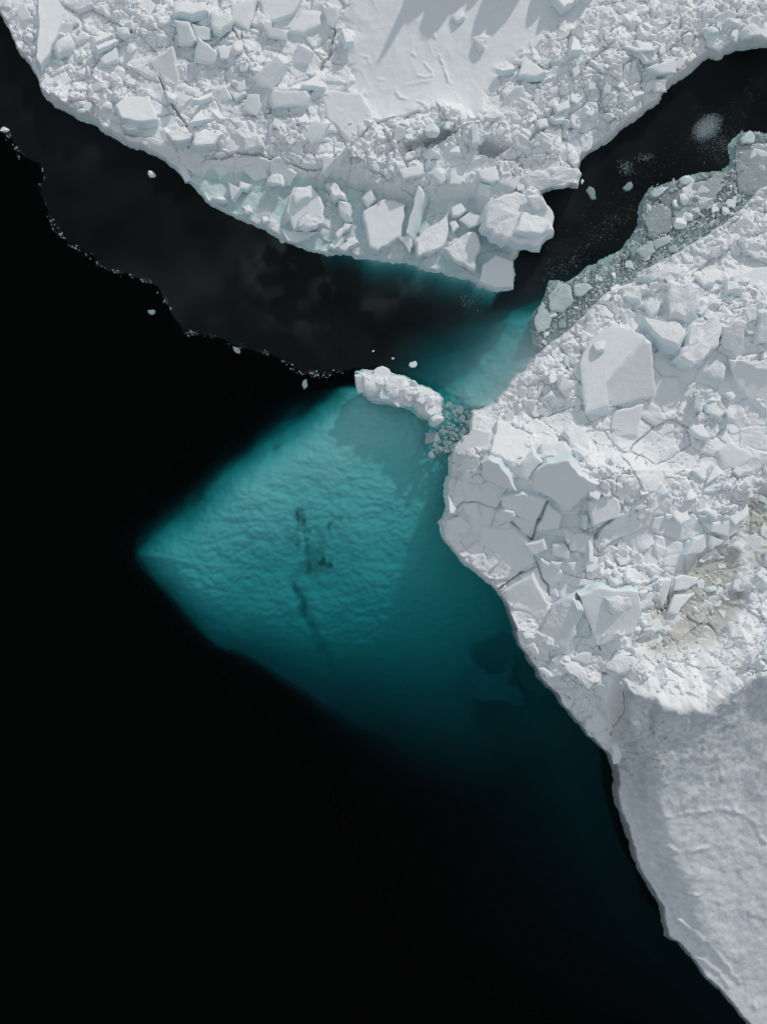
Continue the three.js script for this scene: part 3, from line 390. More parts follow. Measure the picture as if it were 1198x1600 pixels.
// ------------------------------------------------------------------ the iceberg on the right
const berg = group('iceberg', 1080, 900);
tag(berg, 'huge white iceberg filling the right side, heaped with broken slabs above a smooth grey slope', 'iceberg');
const bB = (u, v) => bergBase(u, v, sdf([u, v], BERG));
const C = { amp: 0.13, jag: 0.12, bevel: 0.18 };
slabs(berg, bB, [
  [[[783, 644], [795, 658], [825, 667], [834, 693], [827, 707], [811, 728], [790, 728], [762, 711], [769, 686]], 0.75, 1.0, -0.06, 0.16, 'large bright sunlit slab on the tip of the iceberg nearest the small floe', C],
  [[[736, 667], [769, 676], [760, 714], [731, 714], [710, 709], [711, 700]], 0.35, 0.8, 0.12, -0.12, null, F], [[[844, 693], [883, 688], [893, 709], [867, 718], [846, 718]], 0.3, 0.6, 0, -0.1, null, F],
  [[[881, 674], [900, 662], [918, 669], [921, 700], [904, 718], [890, 697]], 0.65, 0.9, 0.1, -0.12, null, C],
  [[[922, 527], [957, 505], [987, 514], [1008, 530], [945, 600], [948, 636], [913, 646], [909, 596], [905, 566]], 0.75, 1.3, 0.05, 0.03, null, { amp: 0.08 }],
  [[[1004, 532], [1013, 536], [1026, 620], [983, 629], [940, 643], [942, 598]], 0.75, 1.4, -0.02, -0.2, 'very large smooth slab leaning away from the sun in the middle of the iceberg', F],
  [[[926, 533], [946, 531], [942, 546], [931, 549]], 1.15, 0.4, 0, 0.2],
  [[[1004, 488], [1024, 495], [1062, 504], [1071, 521], [1057, 544], [1031, 530], [1017, 509]], 1.15, 1.6, -0.1, 0.2, 'bright wedge shaped block with a sharp lower edge beside the very large leaning slab', C],
  [[[1078, 508], [1124, 486], [1138, 504], [1120, 544], [1094, 567], [1071, 569], [1057, 560], [1071, 539]], 0.75, 1.4, -0.1, 0.15, 'curved rough topped slab right of the bright wedge on the iceberg', RR], [[[1099, 581], [1124, 551], [1135, 574], [1131, 595]], 0.5, 0.8, 0, 0.1, null, R],
  [[[1043, 446], [1078, 437], [1096, 449], [1082, 493], [1069, 502], [1043, 493]], 0.8, 1.2, 0.15, 0, null, RR], [[[1087, 428], [1120, 426], [1115, 442], [1099, 446]], 0.5, 0.7, 0, 0], [[[1108, 465], [1129, 465], [1124, 479], [1106, 477]], 0.5, 0.7, 0, 0.1, null, R], [[[1134, 435], [1152, 439], [1154, 456], [1134, 456]], 0.6, 0.7, 0, 0.1, null, R],
  [[[999, 426], [1050, 409], [1066, 419], [1059, 430], [1017, 439]], 0.5, 0.8, 0, 0.1, null, RR], [[[966, 446], [1008, 442], [1010, 453], [999, 470], [966, 465]], 0.4, 0.8, 0, 0.05, null, RR], [[[1001, 472], [1027, 467], [1029, 481], [1017, 493]], 0.5, 0.7, 0, 0.1, null, R],
  [[[1024, 590], [1058, 589], [1064, 623], [1050, 634], [1030, 640], [1008, 640]], 0.12, 0.5, 0, -0.05, null, F], [[[962, 642], [1004, 632], [996, 680], [961, 684], [954, 660]], 0.3, 0.7, 0.04, -0.08, 'flat bluish slab just below the very large leaning slab', F],
  [[[1136, 562], [1154, 565], [1215, 583], [1215, 640], [1175, 627], [1152, 602]], 0.5, 0.9, 0.05, -0.18, 'smooth bluish slab cut off by the right edge of the picture', F], [[[1154, 563], [1215, 560], [1215, 580], [1180, 577]], 0.95, 0.7, 0, 0.1, null, C],
  [[[1087, 609], [1093, 613], [1094, 644], [1085, 634]], 0.8, 0.7, 0.2, 0], [[[1103, 630], [1120, 627], [1132, 644], [1124, 653], [1103, 644]], 0.6, 0.6, 0, 0.2, null, R], [[[1134, 641], [1147, 641], [1145, 655], [1136, 652]], 0.55, 0.5, 0, 0.2], [[[1132, 613], [1143, 611], [1149, 618], [1144, 625]], 0.5, 0.5, 0, 0.2],
  [[[1129, 511], [1152, 500], [1164, 504], [1161, 549], [1143, 549], [1127, 537]], 0.75, 1.2, 0.1, -0.1, null, C], [[[1164, 481], [1180, 479], [1182, 500], [1166, 507]], 0.7, 1, 0, 0, null, R], [[[1185, 488], [1210, 484], [1210, 539], [1182, 539]], 0.8, 1.2, 0, -0.1, null, C],
  [[[1143, 430], [1215, 409], [1215, 460], [1152, 458]], 0.15, 0.6, 0, -0.12, null, F], [[[1078, 668], [1099, 661], [1109, 684], [1092, 682]], 0.6, 0.6, -0.1, 0.22], [[[1120, 703], [1138, 690], [1166, 703], [1178, 714], [1152, 733], [1129, 733]], 0.3, 0.6, 0, -0.06, null, F],
  [[[1080, 735], [1109, 727], [1099, 751]], 0.5, 0.5, -0.1, 0.1], [[[1117, 728], [1124, 742], [1101, 756]], 0.5, 0.5, 0, 0.1],
  [[[918, 785], [952, 769], [966, 782], [970, 797], [966, 810], [927, 823], [921, 800]], 0.7, 1.0, -0.05, 0.17, 'thick bright slab with a crisp lower edge in the middle of the iceberg', F],
  [[[1069, 867], [1082, 842], [1099, 835], [1108, 856], [1099, 865]], 0.45, 0.6, -0.05, 0.1, null, F], [[[1106, 835], [1136, 847], [1113, 860], [1107, 850]], 0.45, 0.6, 0, 0.08, null, F], [[[1096, 816], [1138, 812], [1166, 828], [1143, 842], [1106, 830]], 0.4, 0.6, 0, 0.08, null, F], [[[1101, 798], [1120, 800], [1120, 812]], 0.6, 0.5, 0, 0.2], [[[1143, 853], [1154, 844], [1164, 853], [1159, 863]], 0.6, 0.5, 0, 0.1, null, R],
  [[[1022, 905], [1048, 905], [1047, 922], [1039, 953], [1031, 939]], 0.25, 0.5, 0, 0.02, null, F], [[[1051, 903], [1066, 898], [1095, 903], [1093, 912], [1074, 922], [1051, 922]], 0.4, 0.6, 0, 0.05, null, F], [[[1053, 928], [1087, 927], [1064, 949], [1058, 961], [1043, 957]], 0.35, 0.6, 0, 0, null, F],
  [[[750, 723], [764, 716], [780, 721], [797, 747], [806, 768], [778, 763], [752, 751]], 0.65, 1.0, 0.05, -0.22, null, F], [[[708, 737], [727, 718], [749, 714], [749, 742], [736, 751]], 0.45, 0.7, 0.15, -0.16, null, F],
  [[[832, 740], [853, 721], [886, 714], [904, 740], [935, 754], [918, 775], [890, 807], [853, 779], [832, 768]], 0.7, 1.2, 0.03, -0.15, 'broad smooth shaded slab right of the cracked flat slabs on the iceberg', F],
  [[[815, 723], [832, 709], [848, 721], [830, 740], [825, 754], [813, 747]], 0.55, 0.9, 0, -0.15, null, F], [[[780, 779], [818, 768], [851, 782], [836, 821], [801, 807], [783, 793]], 0.4, 0.7, 0.03, -0.12, null, F],
  [[[771, 807], [785, 796], [803, 799], [804, 807], [792, 817], [774, 817]], 0.6, 0.6, 0, -0.1, null, F], [[[855, 786], [877, 805], [874, 828], [839, 833]], 0.45, 0.7, 0.04, -0.1, null, F],
  [[[820, 852], [848, 842], [853, 859], [837, 869], [825, 866]], 0.6, 0.6, 0.04, -0.08, 'small squarish block lying over the head of the dark crack on the iceberg', F],
  [[[886, 840], [904, 833], [925, 838], [924, 872], [916, 866], [890, 862]], 0.7, 1.0, 0.15, -0.1, null, F], [[[918, 837], [926, 838], [927, 880], [920, 878]], 0.95, 0.8, -0.3, 0.1], [[[862, 852], [881, 850], [890, 864], [888, 875], [862, 868]], 0.45, 0.6, 0.1, -0.1, null, F],
  [[[860, 878], [879, 878], [874, 892], [858, 887]], 0.4, 0.5, 0, -0.1, null, F], [[[886, 880], [900, 878], [895, 894]], 0.45, 0.5, 0, 0], [[[909, 805], [918, 805], [917, 829], [911, 826]], 0.65, 0.7, -0.2, 0.2], [[[875, 826], [886, 824], [897, 833], [886, 850]], 0.6, 0.6, 0, 0.2, null, R],
  [[[700, 771], [714, 793], [714, 802], [702, 802]], 0.5, 0.7, -0.5, 0.25, 'narrow bright flake on the left waterline of the iceberg'], [[[752, 823], [804, 824], [830, 852], [834, 878], [780, 922], [742, 887]], 0.16, 0.6, 0.07, -0.13, 'widest flat slab of the iceberg, by its left waterline', F],
  [[[843, 872], [860, 880], [890, 900], [860, 920], [849, 903]], 0.22, 0.6, 0.05, -0.1, null, F], [[[786, 924], [830, 896], [857, 943], [842, 983], [808, 983]], 0.16, 0.6, 0.07, -0.13, null, F],
  [[[695, 815], [720, 806], [736, 822], [727, 834], [698, 836]], 0.25, 0.6, 0.12, -0.1, null, F], [[[721, 789], [745, 786], [751, 806], [748, 820], [726, 803]], 0.3, 0.6, 0.1, -0.12, null, F], [[[714, 752], [748, 756], [752, 784], [720, 786], [706, 768]], 0.2, 0.6, 0.12, -0.1, null, F],
  [[[843, 988], [860, 948], [895, 928], [910, 953], [885, 1015], [860, 1008], [840, 1005]], 0.85, 1.3, 0.08, -0.1, 'long lozenge shaped snowy block near the lower left waterline of the iceberg', C], [[[893, 934], [903, 938], [910, 954], [900, 956]], 1.3, 0.5, 0, 0.25, null, R],
  [[[904, 930], [935, 918], [995, 923], [1000, 955], [993, 988], [935, 1013], [923, 980]], 0.6, 1.2, 0.05, -0.12, 'big square slab with a snow heap on it, right of the lozenge shaped block', { amp: 0.08 }], [[[945, 935], [985, 932], [990, 950], [960, 962], [948, 955]], 1.0, 0.5, 0, -0.05, null, RR],
  [[[945, 1035], [968, 1020], [993, 1030], [993, 1043], [965, 1053], [945, 1045]], 0.5, 0.7, 0, -0.04, null, C], [[[980, 1010], [1000, 1008], [1007, 1023], [993, 1033]], 0.7, 0.8, 0, 0.1, null, RR], [[[880, 1035], [905, 1038], [930, 1068], [920, 1078], [885, 1052]], 0.55, 0.8, 0, 0.12, null, RR],
  [[[923, 1075], [958, 1072], [964, 1095], [945, 1103]], 0.6, 0.9, 0.05, 0, null, C], [[[815, 988], [838, 990], [835, 998], [820, 998]], 0.6, 0.7, 0, 0.3], [[[820, 1013], [833, 1003], [843, 1023], [838, 1028]], 0.6, 0.8, 0.1, -0.1, null, R], [[[840, 1045], [848, 1043], [863, 1058], [855, 1063]], 0.5, 0.7, 0.1, 0.1, null, R],
  [[[1038, 1150], [1095, 1143], [1052, 1168]], 0.1, 0.5, 0, 0, null, F], [[[1020, 1165], [1046, 1166], [1044, 1178], [1022, 1176]], 0.06, 0.4, 0, 0, null, F], [[[1188, 1132], [1225, 1128], [1225, 1168], [1192, 1166]], 0.15, 0.6, 0, 0, null, F],
  [[[915, 1128], [935, 1113], [952, 1128], [945, 1145], [933, 1150], [915, 1143]], 0.6, 1.0, 0, -0.05, null, RR], [[[953, 1163], [963, 1163], [972, 1180], [968, 1196], [957, 1200]], 0.6, 1.0, 0, 0, 'rounded block wedged in the gap at the lower left waterline of the iceberg', C], [[[894, 1030], [910, 1020], [925, 1020], [920, 1040]], 0.3, 0.6, 0, -0.05, null, F],
]);
let bergSurface;
{
  const Y = 1.7;
  bergSurface = (x, z) => {
    const [u, v] = uvAt(x, z, Y), wob = 5 * (fbm(x / 1.0, z / 1.0, 303, 4) - 0.5) * 2, s = sdf([u, v], BERG) + wob;
    if (s < -3) return null;
    const so = southShare(u, v), pnd = pondShare(u, v), k0 = Math.min(1, 0.12 + blobMax(u, v, rubbleBerg)), k = k0 * (1 - so) * (1 - 0.55 * pnd);
    let y = bergBase(u, v, s) + rubbleH(x, z, k) + drift(x, z) * (1 - 0.5 * k) + bank(u, v, x, z) + broken(x, z) * (1 - so) * (1 - 0.5 * pnd);
    for (const c of wrinklesSouth) { const d = lineDist([u + 9 * (fbm(u / 20, v / 20, 371, 3) - 0.5), v + 9 * (fbm(u / 20, v / 20, 373, 3) - 0.5)], c); if (d < 20) y += 0.13 * sst(0.3, 0.7, fbm(x / 1.1, z / 1.1, 375, 4)) * Math.exp(-d * d / 18) * so; }
    y += so * (0.10 * (fbm(x / 1.9, z / 1.9, 311, 4) - 0.5) + 0.4 * (fbm((x + z * 0.5) / 2.4, (z - x * 0.9) / 7, 313, 4) - 0.5) + 0.06 * billow(x / 0.7, z / 0.7, 321) + 0.05 * fbm(x / 0.4, z / 0.4, 323, 3) - 0.35 * Math.exp(-Math.pow((u - 1002 - 4 * (fbm(z / 0.8, 3, 325, 3) - 0.5)) / 4, 2)) * sst(1175, 1120, v));
    for (const c of cracksBerg) { const d = lineDist([u + 3 * (fbm(u / 9, v / 9, 8, 3) - 0.5), v + 3 * (fbm(u / 9, v / 9, 18, 3) - 0.5)], c); const wd = 0.35 + 2.4 * vn(u / 23, v / 23, 48); if (d < 4) y = lerp(y - 0.5, y, sst(0.25 * wd, wd, d)); }
    y = lerp(-0.3, y, sst(-0.8, 3.5, s));
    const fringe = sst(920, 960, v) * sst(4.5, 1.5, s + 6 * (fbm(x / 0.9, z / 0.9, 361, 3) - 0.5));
    // south slope: gritty ice, its grey also deepened to paint in the slope's shade; grey silty slush in the hollow
    const p = pondShare(u, v) * sst(0.3, 0.55, fbm(x / 2, z / 2, 331, 4) + 0.12) * (1 - so), band = sst(1290, 1200, v + 90 * (fbm(x / 4, z / 4, 347, 4) - 0.5)), gritShade = so * lerp(0.62, 1, band) * (0.5 + 0.5 * sst(0.3, 0.7, 0.35 * fbm(x / 1.2, z / 1.2, 341, 5) + 0.65 * fbm(x / 0.22, z / 0.22, 343, 3))), spot = so * band * sst(0.66, 0.78, fbm(x / 0.28, z / 0.2, 351, 3)) * sst(0.45, 0.65, fbm(x / 2, z / 2, 353, 3));
    let c = SNOW.map((q, i) => lerp(q, [0.50, 0.53, 0.565][i], gritShade)); c = c.map((q, i) => lerp(q, [0.56, 0.55, 0.51][i], p)); c = c.map((q, i) => lerp(q, [0.2, 0.2, 0.2][i], spot * 0.6)); c = c.map((q, i) => lerp(q, [0.27, 0.3, 0.31][i], fringe));
    return [y, ...c];
  };
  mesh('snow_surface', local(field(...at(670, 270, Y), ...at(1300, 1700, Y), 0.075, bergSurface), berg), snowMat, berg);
}
heap(berg, 2200, 300 - berg.children.filter((c) => /^ice_(slab|block)/.test(c.name)).length, [690, 290, 1290, 1090], (u, v) => sdf([u, v], BERG) > 6 && v < crestV(u) - 6 ? Math.min(1, 0.03 + blobMax(u, v, rubbleBerg)) : 0, (u, v) => { const r = bergSurface(...at(u, v, 1.7)); return r && r[0] > -0.2 ? r[0] + 0.03 : null; }, covered);

// the sunken foot of the iceberg: a pale ram of ice below the water
{
  const RAM = [[545, 588], [440, 668], [330, 760], [214, 866], [262, 930], [340, 1012], [430, 1075], [520, 1130], [640, 1225], [760, 1330], [900, 1480], [1000, 1600], [1300, 1700], [1300, 500], [860, 480], [800, 470], [720, 480], [660, 520]];
  const RIM = [[545, 588], [440, 668], [330, 760], [214, 866]], NORTH = [[545, 588], [660, 520], [720, 480], [860, 480]];
  const seam = [[472, 800], [470, 850], [480, 890], [455, 905], [468, 940], [490, 990], [512, 1050], [520, 1100]];
  const grid = (x, z) => {
    const [u, v] = uvAt(x, z, -3.5), p = [u, v];
    const s = sdf(p, RAM) + 34 * (fbm(x / 5, z / 5, 401, 4) - 0.5), rim = lineDist(p, RIM), north = lineDist(p, NORTH);
    if (s < -320) return null;
    // the plateau dips away from the small floe
    const along = Math.max(0, (u - 560) * 0.25 + (v - 700) * 0.97), across = Math.max(0, 560 - u);
    let d = 1.35 + 0.0066 * along + 0.0000105 * along * along + 0.0012 * across;
    const b = -sdf(p, BERG);                                            // distance out from the iceberg's waterline
    const up = sst(40, -12, v - 578 - (u - 555) * 0.339);                  // north of the strait the foot climbs towards the iceberg
    if (up > 0) { const e = Math.max(0, b); d = lerp(d, 0.5 + e * 0.041 + Math.pow(e / 125, 4) + Math.max(0, 505 - v) * 0.06 + 1.3 * (fbm(x / 2.6, z / 2.6, 405, 4) - 0.5) * sst(0, 40, e), up); }
    if (b <= -6 && up < 1) { d = lerp(d, 0.5, sst(-6, -40, b)); }
    else if (b <= -25) d = 0.5;
    { const near = sst(170, 50, b) * sst(960, 1100, v) * sst(700, 800, u); d += near * 3.4 * sst(0.35, 0.62, fbm(x / 3, z / 3, 409, 4)); }
    if (b > 0 && up < 1) {
      const run = Math.hypot(u - 215, v - 865), w = lerp(60, lerp(30, 210, sst(0, 480, run)), sst(40, 150, rim)), t = Math.max(0, w - s) / w;
      d += (1 - up) * (t < 1 ? 2.8 * Math.pow(t, 2.2) : 2.8 + lerp(0.19, 0.045, sst(250, 620, run) * sst(60, 200, rim)) * (-s) + 0.0005 * s * s);
    }
    d += Math.pow(Math.max(0, v - 880 + (u - 560) * 0.1) / 150, 1.7) * 0.62 * (1 - up);
    if (v > 1000 && b > 0) d = Math.min(d, 7.4 + (v - 1000) * 0.0135 + Math.max(0, b - 60) * 0.035 + Math.pow(Math.max(0, b - 170) / 60, 2));
    { const wx = x + 0.9 * (fbm(x / 2.2, z / 2.2, 441, 3) - 0.5), wz = z + 0.9 * (fbm(x / 2.2, z / 2.2, 443, 3) - 0.5), k = 0.5 + 1.0 * fbm(x / 4, z / 4, 445, 2);
      d += k * (0.13 * (f1(wx / 0.52, wz / 0.32, 411) - 0.5) + 0.10 * (fbm(wx / 0.9, wz / 0.38, 413, 4) - 0.5) + 0.14 * (f1(wx / 1.3, wz / 0.8, 415) - 0.5)) + 0.6 * (fbm(x / 5, z / 5, 417, 3) - 0.5); }
    const q = [u + 14 * (fbm(x / 1.4, z / 1.4, 421, 4) - 0.5), v + 14 * (fbm(x / 1.4, z / 1.4, 423, 4) - 0.5)], sl = lineDist(q, seam);
    if (v > 880 && v < 1110) d += 0.3 * sst(880, 920, v) * sst(1110, 1040, v) * Math.exp(-sl * sl / 50);
    const wisp = sst(0.44, 0.66, fbm(x / 0.55, z / 1.1, 431, 5));
    const dirt = clamp(0.7 * sst(11, 2, lineDist(q, [[474, 798], [474, 814]])) * wisp + 0.55 * sst(40, 4, lineDist(q, [[472, 838], [484, 856], [494, 876]])) * wisp + 0.8 * sst(11, 2, lineDist(q, [[503, 876], [512, 876]])) * wisp + 0.8 * sst(10, 2, lineDist(q, [[520, 822], [532, 812]])) * wisp + 0.75 * sst(11, 1, sl) * sst(0.35, 0.6, fbm(x / 0.5, z / 1.4, 433, 4)) * sst(1090, 930, v));
    return [-d, lerp(0.78, 0.2, dirt), lerp(0.82, 0.21, dirt), lerp(0.83, 0.2, dirt)];
  };
  mesh('sunken_foot', local(field(...at(60, 380, -3.5), ...at(1330, 1750, -3.5), 0.11, grid), berg), footMat, berg);
}

// ------------------------------------------------------------------ the small floe in the strait
const little = group('ice_floe', 625, 620);
tag(little, 'small elongated white floe afloat between the dark water and the iceberg', 'ice floe');
{
  const littleSurface = (x, z) => {
    const [u, v] = uvAt(x, z, 0.7), s = sdf([u, v], SMALL) + 5 * (fbm(x / 0.6, z / 0.6, 503, 4) - 0.5);
    if (s < -2.2) return null;
    let y = 0.35 + 0.55 * sst(0, 22, s) + rubbleH(x, z, 0.6) + drift(x, z);
    return [lerp(-0.5, y, sst(-0.6, 3.5, s)), ...SNOW];
  };
  mesh('snow_surface', local(field(...at(540, 560), ...at(712, 682), 0.05, littleSurface), little), snowMat, little);
  slabs(little, () => 0.7, [[[[562, 584], [595, 582], [598, 606], [580, 618], [567, 606]], 0.25, 0.6, -0.05, 0.08, null, RR], [[[600, 586], [632, 590], [640, 606], [612, 622], [603, 610]], 0.3, 0.6, 0, 0.1, null, RR], [[[640, 604], [668, 608], [684, 622], [676, 640], [652, 632]], 0.3, 0.6, 0, 0.1, null, RR], [[[668, 634], [686, 632], [682, 656], [672, 652]], 0.2, 0.5, 0, 0.05, null, RR]]);
  heap(little, 160, 40, [552, 575, 696, 668], (u, v) => sdf([u, v], SMALL) > 5 ? 0.8 : 0, (u, v) => { const r = littleSurface(...at(u, v, 0.7)); return r ? r[0] : null; }, () => false);
}

// ------------------------------------------------------------------ brash ice along the iceberg: slush, grey slabs, chips
const BRASH = [[834, 556], [834, 520], [836, 490], [850, 470], [860, 440], [890, 440], [925, 416], [975, 388], [1000, 350], [1005, 315], [1020, 292], [1060, 282], [1095, 270], [1130, 268], [1145, 255], [1142, 225], [1160, 205], [1215, 210], [1215, 300], [1139, 350], [1047, 400], [959, 452], [899, 510]];
{
  const f = (x, z) => {
    const [u, v] = uvAt(x, z, 0), s = sdf([u, v], BRASH) + 8 * (fbm(x / 0.8, z / 0.8, 603, 4) - 0.5); if (s < -4) return null;
    const y = -0.17 + 0.22 * (facet(x / 0.42, z / 0.42, 611) - 0.4) + 0.16 * (facet(x / 0.9, z / 0.9, 615) - 0.4);
    const n = fbm(x / 0.7, z / 0.7, 621, 4);
    return [lerp(-0.5, y, sst(-3, 4, s)), 0.33 + 0.42 * n, 0.36 + 0.42 * n, 0.36 + 0.42 * n];
  };
  tag(mesh('slush', field(...at(815, 180), ...at(1240, 570), 0.08, f), wetMat), 'grey wet slush packed in a band along the upper edge of the iceberg', 'slush', null, 'stuff');
}
const G = { side: [0.45, 0.5, 0.5], mat: wetMat, name: 'brash_ice_slab', amp: 0.12, bevel: 0.08, jag: 0.08, step: 0.35 }, tone = (k) => ({ ...G, top: [0.44 * k, 0.50 * k, 0.505 * k] });
for (const [pts, y, t, k, label] of [
  [[[834, 500], [846, 470], [862, 498], [858, 512], [840, 520]], 0.2, 0.5, 1.25, 'pointed grey slab at the lower end of the brash ice band'],
  [[[856, 462], [872, 440], [890, 446], [896, 470], [880, 488], [860, 486]], 0.22, 0.5, 1.2, 'cracked grey slab beside the pointed one near the lower end of the band'],
  [[[896, 446], [914, 441], [927, 450], [908, 464], [898, 462]], 0.22, 0.4, 1.3, 'small pale slab on the water side of the brash band, near its lower end'],
  [[[990, 390], [1017, 375], [1024, 392], [1008, 404]], 0.12, 0.4, 1.15, 'flat grey slab touching the waterline below the square clear slab'],
  [[[1019, 376], [1046, 366], [1048, 378], [1024, 390]], 0.14, 0.4, 1.2, 'narrow grey slab between the square clear slab and the iceberg'],
  [[[1004, 326], [1030, 318], [1048, 326], [1047, 362], [1012, 370]], 0.1, 0.5, 0.85, 'square clear grey slab in the middle of the brash ice band'],
  [[[1016, 304], [1040, 288], [1068, 288], [1058, 306], [1044, 324]], 0.08, 0.4, 0.6, 'dark glassy triangular slab behind the square clear slab'],
  [[[1060, 296], [1080, 286], [1104, 282], [1128, 269], [1127, 296], [1108, 320], [1080, 340], [1062, 352], [1050, 332]], 0.12, 0.6, 0.95, 'largest slab of the brash band, grey with white lumps on it'],
  [[[1060, 280], [1072, 273], [1081, 282], [1068, 288]], 0.3, 0.4, 1.45, 'little white block at the outer rim of the brash band'],
  [[[1156, 216], [1172, 203], [1180, 212], [1178, 222], [1160, 224]], 0.4, 0.6, 1.5, 'white block crowning the far upper corner of the brash band'],
  [[[1150, 226], [1215, 222], [1215, 280], [1180, 306], [1154, 300], [1148, 250]], 0.1, 0.6, 0.85, 'long grey wet slab at the upper right end of the brash band'],
  [[[1015, 300], [1030, 292], [1046, 291], [1034, 302], [1022, 308]], 0.2, 0.3, 1.4, 'thin white rimmed slab along the outer edge of the band, by the glassy triangle'],
]) tag(slab(scene, pts, y, t, 0.02, 0.02, tone(k)), label, 'ice slab');
{ // loose white lumps and countless grey chips
  const zone = (u, v) => sdf([u, v], BRASH) > 3, proto = mesh('brash_chunk', plates[0], wetMat), spots = [];
  tag(proto, 'small pale chunk packed in the grey brash band beside the iceberg', 'ice chunk', 'small chunks packed in the brash ice band');
  while (spots.length < 70) {
    const u = rr(830, 1205), v = rr(200, 555); if (!zone(u, v)) continue;
    const size = 0.2 * Math.pow(1 - rnd() * 0.97, -0.3); spots.push([u, v, Math.min(size, 0.6)]);
  }
  for (const [u, v] of [[1075, 300], [1086, 306], [1066, 315], [1095, 300], [1070, 340], [1062, 350], [1085, 330], [1100, 318], [1130, 330], [1118, 325], [1182, 245], [1190, 262], [1140, 318], [1150, 312]]) spots.push([u + rr(-3, 3), v + rr(-3, 3), rr(0.3, 0.6)]);
  spots.forEach(([u, v, s], i) => { const m = i ? proto.clone() : proto; if (i) { m.name = named('brash_chunk'); m.geometry = i % 3 ? plates[i % plates.length] : lumps[i % lumps.length]; m.material = i < 70 && i % 4 ? dimMat : slabMat; scene.add(m); } const [x, z] = at(u, v); m.position.set(x, 0.02 + s * 0.18, z);
    const zone = inside([u, v], [[1060, 296], [1128, 269], [1127, 296], [1108, 320], [1062, 352]]) ? 'on the largest grey slab of the brash band' : u < 875 ? 'at the lower left end of the brash band' : u < 950 ? 'in the narrow lower stretch of the brash band' : u < 1052 ? 'around the square clear slab of the brash band' : u < 1140 ? 'between the largest grey slab and the iceberg' : 'on the long wet slab high in the band';
    tag(m, `${s > 0.45 ? 'big' : s > 0.28 ? 'middling' : 'small'} ${m.material === dimMat ? 'glassy grey' : 'whitish'} ice chunk ${zone}`, 'ice chunk', 'small chunks packed in the brash ice band'); m.quaternion.copy(randQ(0.5)); m.scale.set(s, s * 0.8, s); });
  const chips = [];
  for (let i = 0; i < 5000; i++) { const u = rr(830, 1215), v = rr(200, 560); if (sdf([u, v], BRASH) < -4 + 8 * rnd()) continue; const [x, z] = at(u, v), s = 0.05 * Math.pow(1 - rnd() * 0.97, -0.4); chips.push(M4(x, 0.01, z, randQ(2), new THREE.Vector3(s * 1.3, s * 0.7, s))); }
  instanced(scene, 'ice_chips', [smallLumps[0]], paleMat, chips, 'countless tiny chips of ice in the slush beside the iceberg', 'ice chips');
}
{ // pieces jammed in the strait between the small floe and the iceberg
  const proto = mesh('ice_fragment', plates[1], dimMat), JAM = [[690, 628], [715, 630], [738, 645], [732, 670], [708, 702], [690, 715], [672, 712], [680, 690], [694, 662]];
  tag(proto, 'small wet fragment jammed in the strait between the small floe and the iceberg', 'ice fragment', 'wet fragments jammed between the small floe and the iceberg');
  for (let i = 0, n = 0; n < 90 && i < 4000; i++) {
    const u = rr(668, 740), v = rr(622, 718); if (!inside([u, v], JAM)) continue;
    const m = n ? proto.clone() : proto, s = 0.11 * Math.pow(1 - rnd() * 0.96, -0.36), [x, z] = at(u, v);
    if (n) { m.name = named('ice_fragment'); m.geometry = n % 4 ? plates[n % plates.length] : lumps[n % lumps.length]; scene.add(m); }
    m.position.set(x, -0.1 + s * 0.3 * rnd(), z); m.quaternion.copy(randQ(0.35)); m.scale.set(s, s * 0.7, s); n++;
    const place = v < 650 ? (u < 712 ? 'by the right tip of the small floe' : 'at the upper mouth of the strait') : v < 685 ? (u < 705 ? 'below the right tip of the small floe' : 'against the iceberg in the middle of the strait') : u < 690 ? 'trailing below the square sunken plate' : 'against the iceberg at the lower mouth of the strait';
    tag(m, `${s > 0.3 ? 'big' : s > 0.18 ? 'middling' : 'tiny'} wet ice fragment ${place}`, 'ice fragment', 'wet fragments jammed between the small floe and the iceberg');
  }
  const wet = { ...G, name: 'sunken_ice_plate', top: [0.5, 0.54, 0.54] };
  tag(slab(scene, [[664, 676], [684, 675], [688, 690], [664, 694]], -0.12, 0.3, 0, 0, wet), 'square wet plate just under the water below the small floe', 'ice plate');
  // single pieces adrift
  for (const [u, v, s, flat, label] of [[645, 570, 0.3, 1, 'small white piece adrift just above the small floe'], [613, 560, 0.13, 0, 'tiny white piece adrift above the middle of the small floe'], [583, 549, 0.11, 0, 'tiny white speck of ice adrift above the left end of the small floe'], [475, 599, 0.3, 1, 'lone dim piece in the black water left of the small floe'], [237, 487, 0.28, 1, 'lone dim piece in the black water below the thin ice edge'],
    [369, 547, 0.25, 1, 'dim sliver at the dark rim of the thin ice'], [925, 301, 0.42, 1, 'pale round piece adrift off the right corner of the upper floe'], [909, 284, 0.18, 0, 'white crumb touching the right corner of the upper floe'], [236, 272, 0.34, 0, 'half sunken bright lump in dark water off the left floe edge'], [982, 290, 0.4, 1, 'dim sunken piece in the channel left of the brash band'], [8, 203, 0.32, 0, 'bright curved piece in dark water at the left edge of the picture'], [560, 596, 0.3, 1, 'narrow grey piece beside the left tip of the small floe']]) {
    const m = mesh('drifting_ice_piece', flat ? plates[Math.floor(rnd() * plates.length)] : lumps[Math.floor(rnd() * lumps.length)], /dim|grey|pale/.test(label) ? dimMat : slabMat), [x, z] = at(u, v);
    m.position.set(x, /dim|pale|sunken/.test(label) ? -0.05 - 0.1 * s : 0.1 * s, z); m.scale.set(s, s, s * 0.8); m.rotation.y = rnd() * 6; tag(m, label, 'ice piece');
  }
}
